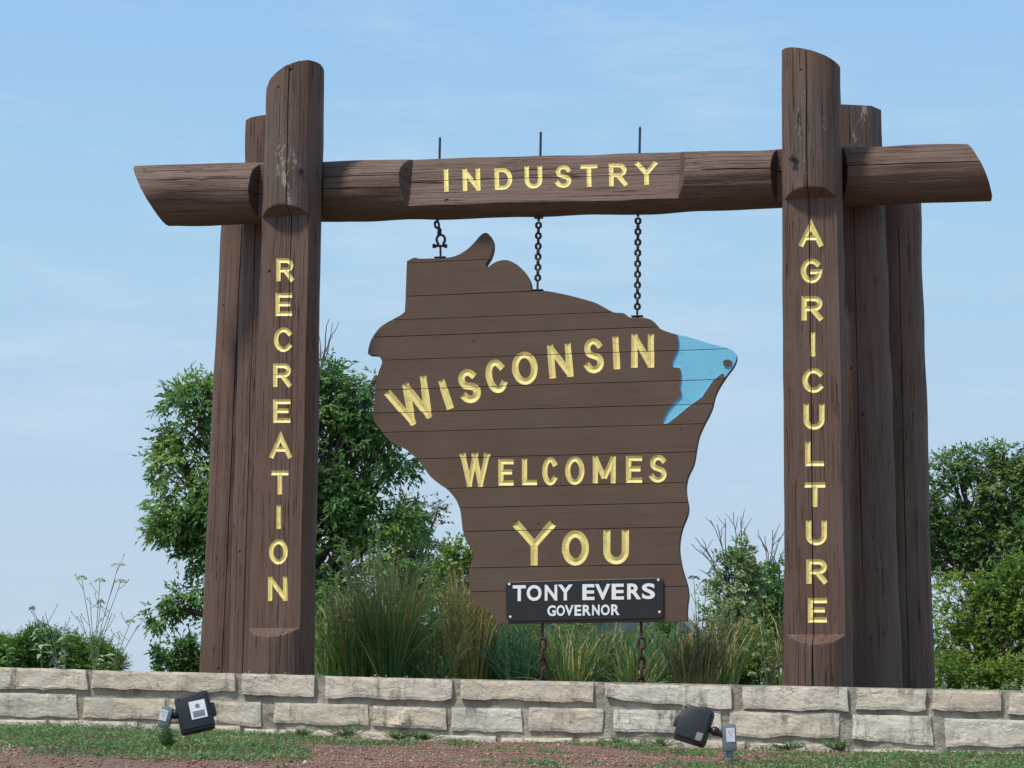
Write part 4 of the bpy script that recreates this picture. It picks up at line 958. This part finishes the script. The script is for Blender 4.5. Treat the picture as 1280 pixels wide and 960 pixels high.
bare_tree('smaller leafless grey sapling just left of the right front post', 28.5, (962, 770), [(962,760,956,670,.011),(962,730,947,662,.009),(964,730,974,672,.009),(966,720,980,690,.008),(960,715,966,662,.007)], 72)
# right-hand trees
tree('large_tree', 'big spreading dark tree beyond the wall at the right edge', 'tree', 52, 1262, [(1185,590,30,22),(1225,580,36,20),(1268,572,34,16),(1300,590,40,30),(1175,640,26,40),(1250,620,46,34),(1205,660,50,30),(1290,660,60,50),(1180,690,40,30),(1240,690,50,34),(1330,620,50,60),(1255,566,22,8),(1195,575,16,9),(1150,640,26,44),(1140,690,30,30)],
     6000, 6, .12, .050, .28, L_FAR, 81, .22, droop=.1, gap=.22, gs=1.0, twigs=7, fork=.35)
tree('tall_bush', 'tall leafy bush in full sun in front of the big tree', 'bush', 38, 1225, [(1200,742,36,24),(1245,730,34,26),(1275,712,26,20),(1185,775,34,30),(1235,775,46,34),(1290,760,44,50),(1210,810,50,30),(1270,810,46,32),(1190,845,40,28),(1250,848,60,26),(1330,790,50,60)],
     5200, 6, .080, .040, .17, L_YEL, 82, .08, droop=.1, gap=.26, gs=1.8, twigs=3)
tree('low_bush', 'low yellow tipped bush on the wall top at the right edge', 'bush', 24, 1240, [(1190,838,26,20),(1232,845,30,14),(1270,842,30,20),(1215,852,34,12),(1300,845,30,24)], 900, 6, .05, .024, .10, L_YEL, 83, .02, droop=0, gap=.36, gs=4, twigs=3)
# far left
tree('juniper_bush', 'low spreading fine needled green bush on the wall at the far left', 'bush', 21, 60, [(20,822,46,22),(70,812,48,22),(105,822,40,22),(60,800,30,14),(-30,818,40,26),(140,832,14,12),(35,805,26,12)], 4200, 9, .050, .010, .08, L_JUN, 91, .03, droop=-.25, gap=.30, gs=3.5, twigs=3)
tree('small_shrub', 'small glossy shrub beside the foot of the leftmost post', 'shrub', 20.5, 225, [(222,822,28,18),(240,815,16,16),(208,815,12,12),(215,838,34,12),(248,826,14,18)], 420, 6, .06, .028, .10, L_ASH, 92, .02, droop=0, gap=.38, gs=5, twigs=8)
def broad_weed(x, y0, y1, D, n, seed, label):
    base = at(x, 845, D); base.z = ground_z(base.x, base.y); T = thing('broad_leaf_weed', base, label, 'weed', 'broad leaved weeds above the far left bush'); r = random.Random(seed); B = MB()
    top_ = at(x+r.uniform(-4, 4), y1, D); pts = limb(B, base, top_, .007, .003, seed, 6, .05, 5); B.build('stem', M_STEM, T)
    P, Dd = [], []
    for i in range(n):
        s = r.uniform(.35, 1); p = pts[min(6, int(s*6))].lerp(pts[min(6, int(s*6)+1)], r.random()); q = r.random()*6.28; P.append(tuple(p)); Dd.append((math.cos(q), math.sin(q)*.6, r.uniform(-.7, .3)))
    P = np.array(P); Dd = np.array(Dd); V, Fc, tt = leaves(P, Dd, np.tile([0, -.5, 1.], (n, 1)), rng.uniform(.07, .13, n), rng.uniform(.035, .055, n), rng.uniform(.3, 1, n)); mesh('foliage', V, Fc, L_SAGE if seed % 2 else L_ASH, T, attr=tt)
broad_weed(52, 840, 782, 20.3, 22, 1, 'tallest broad leaved weed rising out of the far left bush'); broad_weed(80, 840, 792, 20.2, 14, 2, 'drooping broad leaved weed at the middle of the far left bush'); broad_weed(132, 840, 818, 19.8, 12, 3, 'pale broad leaved weed at the right end of the far left bush'); broad_weed(10, 840, 806, 20.2, 12, 4, 'broad leaved weed at the left frame edge above the bush')

# ornamental grasses
def blades(base, n, h, spread, wd, seed, lean0=0, hvar=.55, arch_=.55, tint=(0, .75), width_x=1.0):
    r = np.random.default_rng(seed); K = 8; az = r.uniform(0, 2*np.pi, n); ln = h*r.uniform(1-hvar, 1.08, n); tilt = np.abs(r.normal(0, .5, n))*spread+.03
    b0 = np.array(base)+np.stack([np.cos(az), np.sin(az), np.zeros(n)], 1)*(r.random(n)**.5*.17)[:, None]
    az2 = az+r.normal(0, .5, n); turn = r.normal(0, .9, n)
    ca = np.clip(r.normal(arch_, .35, n), .05, 1.9); p = b0.copy(); step = ln/(K-1); phi = r.uniform(-1.3, 1.3, n)
    ww = wd*r.uniform(.6, 1.2, n); V = np.zeros((n, K, 2, 3)); P = np.zeros((n, K, 3))
    for k in range(K):
        s = k/(K-1); an = tilt+ca*s*s*1.6; P[:, k] = p; w_ = (ww*(1-s**2.2)*.5+.0006)[:, None]; a_ = az2+turn*s*.6
        dx = np.stack([np.cos(a_), np.sin(a_), np.zeros(n)], 1); tg = np.stack([-np.sin(a_), np.cos(a_), np.zeros(n)], 1); up = np.array([0, 0, 1.])
        g = dx*np.sin(an)[:, None]+up*np.cos(an)[:, None]; nr = dx*np.cos(an)[:, None]-up*np.sin(an)[:, None]
        f_ = phi+s*.9; side = tg*np.cos(f_)[:, None]+nr*np.sin(f_)[:, None]
        V[:, k, 0] = p-side*w_; V[:, k, 1] = p+side*w_; p = p+g*step[:, None]
    idx = np.arange(n*K*2).reshape(n, K, 2); Fc = np.stack([idx[:, :-1, 0], idx[:, :-1, 1], idx[:, 1:, 1], idx[:, 1:, 0]], -1).reshape(-1, 4)
    return V.reshape(-1, 3), Fc, np.repeat(r.uniform(tint[0], tint[1], n), K-1), P
def grass(x, D, top_y, n, spread, m_, seed, label, plume=0, tint=(0, .78), wd=.012, arch_=.5, old=.15):
    base = at(x, 850, D); base.z = ground_z(base.x, base.y)-.02; h = at(x, top_y, D).z-base.z
    T = thing('grass_clump', base, label, 'ornamental grass', 'ornamental grass clumps behind the wall')
    n = int(n*.6); V, Fc, tt, P = blades(base, n, h, spread*1.15, wd, seed, tint=tint, arch_=arch_); m2 = rng.random(n) < old; q = np.repeat(m2, 7); tt[q] = 1
    tag(mesh('blades', V, Fc, m_, T, attr=tt), kind='stuff')
    if plume:
        V, Fc, tt, P = blades(base, plume, h*1.05, spread*.8, .005, seed+1, hvar=.25, arch_=arch_*.5, tint=(.2, 1)); tag(mesh('stalks', V, Fc, L_GRY, T, attr=tt), kind='stuff')
        r = np.random.default_rng(seed); Pp, Dd = [], []
        for k in range(3, 7):
            for j in range(4):
                s = r.random(plume)[:, None]; A_ = P[:, k-1]*(1-s)+P[:, k]*s; Pp.append(A_); Dd.append(unit(P[:, k]-P[:, k-1])+r.normal(size=(plume, 3))*.28)
        Pp = np.concatenate(Pp); Dd = np.concatenate(Dd); m_ = len(Pp)
        V, Fc, tt = leaves(Pp, Dd, r.normal(size=(m_, 3)), r.uniform(.03, .075, m_), r.uniform(.006, .013, m_), r.random(m_)); tag(mesh('seed_heads', V, Fc, L_PLUME, T, attr=tt), kind='stuff')
grass(488, 20.9, 694, 640, .34, L_GRA, 1, 'largest green grass clump with pale feathery tops left of the sign', 150)
grass(445, 21.1, 722, 300, .40, L_GRA, 2, 'green grass clump near the left front post leaning outward', 80)
grass(592, 21.5, 716, 620, .22, L_GRY, 3, 'straw coloured upright grass clump below the lower left edge of the sign', 220, tint=(.3, 1), arch_=.22, old=.45)
grass(548, 21.0, 762, 160, .6, L_GRA, 4, 'short green grass clump at the left foot of the straw coloured one', 40)
grass(622, 21.6, 764, 380, .55, L_GRB, 5, 'blue green grass clump under the lower left corner of the sign', 20)
grass(652, 21.0, 764, 380, .6, L_GRB, 6, 'blue green grass clump just left of the left anchor chain', 0)
grass(714, 20.8, 772, 360, .75, L_GRA, 7, 'loose green grass clump with straw blades right of the left anchor chain', 26, old=.35)
grass(682, 21.4, 766, 340, .5, L_GRA, 15, 'green grass clump directly behind the left anchor chain', 30)
grass(776, 21.4, 768, 320, .5, L_GRA, 16, 'green grass clump directly left of the right anchor chain', 20)
grass(746, 21.2, 764, 380, .5, L_GRB, 8, 'dark grass clump in the middle below the name plate', 20)
grass(797, 20.6, 790, 240, .85, L_GRA, 9, 'light green arching grass clump at the right anchor chain', 14, old=.25)
grass(834, 20.8, 766, 420, .42, L_GRB, 10, 'blue green upright grass clump below the lower right corner of the sign', 10)
grass(868, 19.9, 786, 260, .34, L_GRY, 11, 'brownish upright grass clump right of the lower right corner of the sign', 110, tint=(.2, 1), arch_=.25, old=.4)
grass(898, 20.3, 760, 150, .28, L_GRA, 12, 'green grass clump with pale stalks behind the right flower stems', 50, old=.3)
grass(980, 19.9, 745, 50, .28, L_GRY, 13, 'thin stand of pale grass stalks touching the right front post', 30, tint=(.1, .8), arch_=.4)
grass(414, 21.3, 742, 260, .5, L_GRA, 14, 'low green grass clump at the foot of the left front post', 30)

# silvery upright weeds
def sage(x, D, top_y, n, seed, label, spread=16, m_=L_SAGE, ll=.05):
    base = at(x, 850, D); base.z = ground_z(base.x, base.y)-.02; T = thing('silver_weed', base, label, 'weed', 'silvery upright weeds in the bed'); r = random.Random(seed); B = MB(); P, Dd = [], []
    for i in range(n):
        tp = at(x+r.uniform(-spread, spread), top_y+r.uniform(0, 50)*(850-top_y)/160, D+r.uniform(-.15, .15)); pts = limb(B, base, tp, .006, .003, seed*9+i, 8, .05, 4)
        L = (tp-base).length; m__ = int(L/.018)
        for k in range(m__):
            s = .25+.75*k/m__; f_ = s*8; a0 = min(7, int(f_)); p = pts[a0].lerp(pts[a0+1], min(1, f_-a0)); q = r.random()*6.28; P.append(tuple(p)); Dd.append((math.cos(q), math.sin(q), r.uniform(.1, 1.2)))
    B.build('stem', M_STEM, T); P = np.array(P); Dd = np.array(Dd); n_ = len(P); g = np.random.default_rng(seed)
    V, Fc, tt = leaves(P, Dd, np.tile([0, 0, 1.], (n_, 1))+g.normal(size=(n_, 3))*.3, g.uniform(.5, 1.1, n_)*ll, g.uniform(.25, .4, n_)*ll, g.random(n_)); mesh('foliage', V, Fc, m_, T, attr=tt)
sage(440, 21.3, 668, 11, 1, 'tall silvery weed with upright spires against the dark tree', 26); sage(478, 21.6, 650, 9, 2, 'tallest silvery weed spire above the large grass clump', 16); sage(420, 21.2, 728, 8, 3, 'short silvery weed next to the left front post', 18)
sage(635, 19.3, 808, 4, 4, 'small silvery weed at the wall under the lower left corner of the sign', 8, ll=.04); sage(745, 19.4, 820, 4, 5, 'small pale weed on the wall edge below the name plate', 8, ll=.035)
sage(905, 21.4, 738, 9, 6, 'silvery weed in front of the dead sapling', 22); sage(902, 21.0, 765, 7, 7, 'silvery weed between the brownish grass and the tall shrub', 14)
sage(688, 19.6, 800, 6, 8, 'leafy yellow green weed beside the left anchor chain', 14, L_YEL, .05)
# Queen Anne's lace
def umbel(px, py, D, r_, base, T, seed):
    c = at(px, py, D); r = np.random.default_rng(seed); n = 90; r_ *= 1.25; a_ = r.uniform(0, 6.283, n); q = r.random(n)**.5*r_
    P = np.stack([c.x+np.cos(a_)*q, c.y+np.sin(a_)*q, c.z+.012-(q/r_)**2*.028+r.normal(size=n)*.003], 1)
    Dd = np.stack([np.cos(a_), np.sin(a_), r.uniform(-.2, .6, n)], 1); V, Fc, tt = leaves(P, Dd, np.tile([0, -.3, 1.], (n, 1)), r.uniform(.016, .026, n), r.uniform(.013, .02, n), r.uniform(.2, 1, n))
    mesh('flower_head', V, Fc, L_FLOR, T, attr=tt)
def lace(name_l, D, foot, stems, extra=()):
    base = at(foot, 848, D); base.z = ground_z(base.x, base.y); T = thing('wild_carrot', base, name_l, 'wildflower'); B = MB(); pts = None
    for i, (x, y, r_) in enumerate(stems):
        mid_ = at(foot+(x-foot)*.28, 848-(848-y)*.45, D); pts = [base, base.lerp(mid_, .5), mid_, mid_.lerp(at(x, y, D), .6), at(x, y+1, D)]
        B.tube(pts, [.0042, .0038, .0034, .003, .0025], 5)
        if r_: umbel(x, y, D, r_, base, T, i+foot)
        for k in range(2):
            q = pts[2+k].lerp(pts[3+k], random.random()) if k < 2 else pts[2]; X, Y = project(q); dx = random.choice([-1, 1])*random.uniform(6, 15); e_ = at(X+dx, Y-random.uniform(10, 22), D); B.tube([q, q.lerp(e_, .5)+Vector((0, 0, -.01)), e_], [.0025, .0022, .002], 4)
            B.tube([e_, e_+Vector((0, 0, .012))], [.007, .003], 5)
    B.build('stem', M_STEM, T)
    P, Dd = [], []
    for i in range(70):
        s = random.uniform(.05, .5); x, y, _ = random.choice(stems); q = at(foot+(x-foot)*.28*s*2, 848-(848-y)*.45*s*2, D); an = random.random()*6.28; P.append(tuple(q)); Dd.append((math.cos(an), math.sin(an), .4))
    P = np.array(P); Dd = np.array(Dd); V, Fc, tt = leaves(P, Dd, np.tile([0, 0, 1.], (70, 1)), rng.uniform(.03, .08, 70), rng.uniform(.005, .010, 70), rng.random(70)); mesh('foliage', V, Fc, L_WEED, T, attr=tt)
lace('tall branching wildflower with five flat white heads left of the posts', 19.3, 118, [(102, 722, .030), (125, 725, .030), (148, 706, .048), (151, 726, .034), (126, 752, .022), (100, 768, 0), (112, 745, 0), (140, 765, 0)])
lace('small side wildflower with one flat head right of the tall one', 19.2, 143, [(163, 776, .024), (150, 792, 0), (170, 786, 0)])
lace('thin dark tipped dry stems above the far left bush', 19.4, 74, [(40, 760, .012), (56, 764, 0), (82, 776, 0)])
lace('pair of flat white flower heads beside the lower right edge of the sign', 19.5, 874, [(867, 722, .034), (884, 726, .034), (873, 745, 0)])
# white dots of the flowering bush
for i, (x, y) in enumerate(((962, 790), (952, 805), (968, 812), (945, 818), (972, 828), (958, 838), (930, 812), (884, 818))):
    pass
def florets():
    D = 21.2; base = at(950, 850, D); base.z = ground_z(base.x, base.y); T = thing('daisy_plant', base, 'low plant with scattered white flower heads at the foot of the right front post', 'wildflower'); B = MB()
    for i, (x, y) in enumerate(((962, 790), (952, 805), (968, 812), (945, 818), (972, 828), (958, 838), (930, 812), (975, 845), (940, 842), (963, 822))):
        B.tube([base, at(x, y+18, D), at(x, y, D)], [.004, .003, .0025], 4); umbel(x, y, D, .022, base, T, i)
    B.build('stem', M_STEM, T)
florets()

# ---------------------------------------------------------------- parked car glimpsed behind the grass
def car():
    D = 25; c = at(842, 850, D); c.z = ground_z(c.x, c.y)-.35
    T = thing('parked_car', c, 'silver car mostly hidden behind grass right of the sign bottom corner', 'car'); k = D/F_PX
    def bar(prof, y0, y1, ins=0):
        V = [Vector((c.x+x, c.y+y, c.z+z)) for y in (y0, y1) for x, z in prof]; n = len(prof); return V, [tuple(range(n)), tuple(range(n, 2*n))[::-1]]+[(i, n+i, n+(i+1) % n, (i+1) % n) for i in range(n)]
    X0 = 853-842; top_z = at(853, 758, D).z-c.z
    prof = [(-3.9, .25), (-3.9, .72), (-2.9, .95), (-2.1, top_z-.04), (-1.0, top_z), (-.05, top_z-.02), (.14, top_z-.10), (.46, top_z-.40), (.52, .9), (.56, .6), (.54, .25)]
    B = MB(); B.add(*bar(prof, 0, 1.75)); body = B.build('body', M_CAR, T)
    wp = [(-2.0, top_z-.12), (-1.0, top_z-.07), (-.10, top_z-.08), (.10, top_z-.16), (.36, top_z-.42), (-2.6, top_z-.44)]
    B = MB(); B.add(*bar(wp, -.006, .05)); B.build('window', M_GLASS, T)
    q0, q1 = at(855, 792, D), at(864, 808, D)
    B = MB(); B.box(Matrix.Translation(Vector((q1.x-.03, c.y-.03, (q0.z+q1.z)/2))), .13, .05, .15, .015); B.build('tail_light', M_ORANGE, T)
    for wx in (-3.1, -.3):
        B = MB(); P = Vector((c.x+wx, c.y-.02, c.z+.32)); B.tube([P, P+Vector((0, .2, 0))], .32, 20); w_ = B.build('wheel', M_TYRE, T)
        B = MB(); B.tube([P+Vector((0, -.01, 0)), P+Vector((0, .05, 0))], .19, 14); B.build('rim', M_CAR, w_)
car()

# ---------------------------------------------------------------- ground cover in front of the wall
def ground_samples(n, seed, dmin=-8.2, dmax=-1.0, near=.0):
    r = np.random.default_rng(seed); A = r.uniform(-5.4, 5.4, n); Dd = dmin+(dmax-dmin)*r.random(n); return A, Dd, r
def weed_mask(a_, d):
    p = FR @ Vector((a_, d, gz(a_, d))); px, py = project(p)
    wb = 917+.0265*px            # foot of the wall in the survey
    dd = py-wb; nz = noise.noise(Vector((a_*1.1, d*.9, 4)))+.7*noise.noise(Vector((a_*3.3, d*2.4, 8)))
    v = -.5
    if dd < 7: v = -.02 if px < 1150 else .2
    if px < 385: v = max(v, .55-.55*max(0, (px-270)/115)-.6*max(0, (dd-22)/8)*(1 if px > 10 else 1))
    if px > 790: v = max(v, .22*(1 if dd > 9+12*max(0, (1000-px)/200) else -1)+(px-790)/1400)
    if 560 < px < 700 and dd > 22: v = max(v, .0)
    return v+nz*.75
def weeds():
    A, Dd, r = ground_samples(30000, 5); keep = [i for i in range(len(A)) if weed_mask(A[i], Dd[i])+.55*noise.noise(Vector((A[i]*9, Dd[i]*5, 2))) > .12]
    A, Dd = A[keep], Dd[keep]; P, Dr, Ti = [], [], []
    for a_, d in zip(A, Dd):
        z = gnoise(a_, d); h = .010+.075*max(0, weed_mask(a_, d))*max(.15, .5+noise.noise(Vector((a_*6, d*4, 7)))) ; t0 = .5+.8*noise.noise(Vector((a_*2, d*2, 1)))
        for k in range(5):
            q = r.random()*6.283; p = FR @ Vector((a_+r.normal()*.02, d+r.normal()*.02, z+r.random()*h)); P.append(tuple(p)); Dr.append((math.cos(q), math.sin(q), r.uniform(.1, 1.1))); Ti.append(t0+r.normal()*.15)
    n = len(P); V, Fc, tt = leaves(np.array(P), np.array(Dr), np.tile([0, 0, 1.], (n, 1)), r.uniform(.014, .040, n), r.uniform(.007, .014, n), np.clip(Ti, 0, 1))
    o = mesh('ground_weeds', V, Fc, L_WEED, None, attr=tt); tag(o, 'low creeping green weeds growing over the red gravel in front of the wall', 'ground cover', kind='stuff')
weeds()
m, t, b = mat('red_gravel'); at_ = t.nodes.new('ShaderNodeAttribute'); at_.attribute_name = 'tint'
c = mixc(t, rang(t, at_.outputs['Fac'], 0, .9), (.16, .085, .060), (.34, .205, .155)); c = mixc(t, rang(t, at_.outputs['Fac'], .965, .98), c, (.50, .44, .37)); lk(t, c, b.inputs['Base Color']); b.inputs['Roughness'].default_value = .9; M_GRAV = m
def gravel():
    A, Dd, r = ground_samples(62000, 6); n = len(A); Z = np.array([gnoise(a_, d) for a_, d in zip(A, Dd)]); s = r.uniform(.0035, .0105, n)*np.where(r.random(n) < .03, 1.9, 1)
    C = np.stack([A, Dd, Z+s*.2], 1)
    oc = np.array([(1, 0, 0), (-1, 0, 0), (0, 1, 0), (0, -1, 0), (0, 0, .8), (0, 0, -.6)], float)
    q = r.uniform(0, 6.283, n); ca, sa = np.cos(q), np.sin(q); O = oc[None]*r.uniform(.6, 1.2, (n, 6, 1))*s[:, None, None]; X = O[:, :, 0]*ca[:, None]-O[:, :, 1]*sa[:, None]; Y = O[:, :, 0]*sa[:, None]+O[:, :, 1]*ca[:, None]; O[:, :, 0] = X; O[:, :, 1] = Y
    V = (C[:, None]+O).reshape(-1, 3); Rm = np.array(FR); V = V @ Rm[:3, :3].T+Rm[:3, 3]
    f = np.array([(0, 2, 4), (2, 1, 4), (1, 3, 4), (3, 0, 4), (2, 0, 5), (1, 2, 5), (3, 1, 5), (0, 3, 5)]); Fc = (f[None]+(np.arange(n)*6)[:, None, None]).reshape(-1, 3)
    o = mesh('gravel', V, Fc, M_GRAV, None, attr=np.repeat(r.random(n), 8)); tag(o, 'crushed red gravel spread in front of the wall', 'gravel', kind='stuff')
gravel()
def tuft(x, y, D, h, n, seed, label, m_=L_WEED, name='weed_plant', w_=.05, cat='weed'):
    base = at(x, y, D); base.z = ground_z(base.x, base.y); T = thing(name, base, label, cat); r = np.random.default_rng(seed); B = MB(); P, Dr = [], []
    for i in range(n):
        q = r.random()*6.28; tp = base+Vector((math.cos(q)*w_*r.random(), math.sin(q)*w_*r.random(), h*r.uniform(.4, 1))); B.tube([base, tp], [.003, .002], 4)
        for k in range(12):
            s = .15+.85*k/12; p = base.lerp(tp, s); an = r.random()*6.28; P.append(tuple(p)); Dr.append((math.cos(an), math.sin(an), r.uniform(-.1, .8)))
    B.build('stem', M_STEM, T); n_ = len(P); V, Fc, tt = leaves(np.array(P), np.array(Dr), np.tile([0, 0, 1.], (n_, 1)), r.uniform(.02, .042, n_), r.uniform(.008, .014, n_), r.random(n_)); mesh('foliage', V, Fc, m_, T, attr=tt)
tuft(208, 936, 11.8, .17, 26, 1, 'bright green leafy weed in front of the left floodlight stem', L_JUN, w_=.07)
for i, (x, lab) in enumerate(((380, 'weed at the wall foot right of the left post'), (432, 'largest weed against the wall foot below the cream stones'), (497, 'weed at the wall foot below the yellow stone'), (528, 'tiny weed at the right end of the wall foot row'), (767, 'small weed at the wall foot left of the right floodlight'), (826, 'low weed behind the right floodlight'), (985, 'weed at the wall foot right of the grey stem'), (1052, 'bushy weed at the wall foot beneath the right posts'))):
    P_ = FR @ Vector((loc(x, 925, -1.05).x, -1.07, 0)); X, Y = project(P_); tuft(x, 925, P_.y, .12 if i in (1, 7) else .07, 26, 10+i, lab, L_WEED, w_=.20)
# creeping plants along the wall top
def topcover(x0, x1, n, h, m_, label, seed):
    r = np.random.default_rng(seed); P, Dr = [], []
    for i in range(n):
        px = r.uniform(x0, x1); q = loc(px, 850+.0205*(px-640), -.58); hh = h*(.4+.6*abs(noise.noise(Vector((px*.08, seed, 0)))*2)); p = FR @ Vector((q.x, -.62+r.random()*.12, gz(q.x, 0)+r.random()*hh)); P.append(tuple(p)); an = r.random()*6.28; Dr.append((math.cos(an), math.sin(an), r.uniform(0, 1)))
    b0 = FR @ Vector((loc((x0+x1)/2, 850, -.6).x, -.55, gz(0, 0))); V, Fc, tt = leaves(np.array(P), np.array(Dr), np.tile([0, 0, 1.], (n, 1)), r.uniform(.018, .035, n), r.uniform(.009, .015, n), r.random(n))
    o = mesh('creeping_plant', V, Fc, m_, None, attr=tt, M=Matrix.Translation(b0)); tag(o, label, 'ground cover', kind='stuff')
topcover(300, 402, 700, .09, L_SAGE, 'grey green creeping plant on the wall top at the foot of the left posts', 1)
topcover(1164, 1300, 1300, .12, L_SAGE, 'blue green creeping plant on the wall top at the right edge', 2)
topcover(405, 640, 500, .07, L_GRY, 'dry straw litter along the wall top below the grasses', 3)
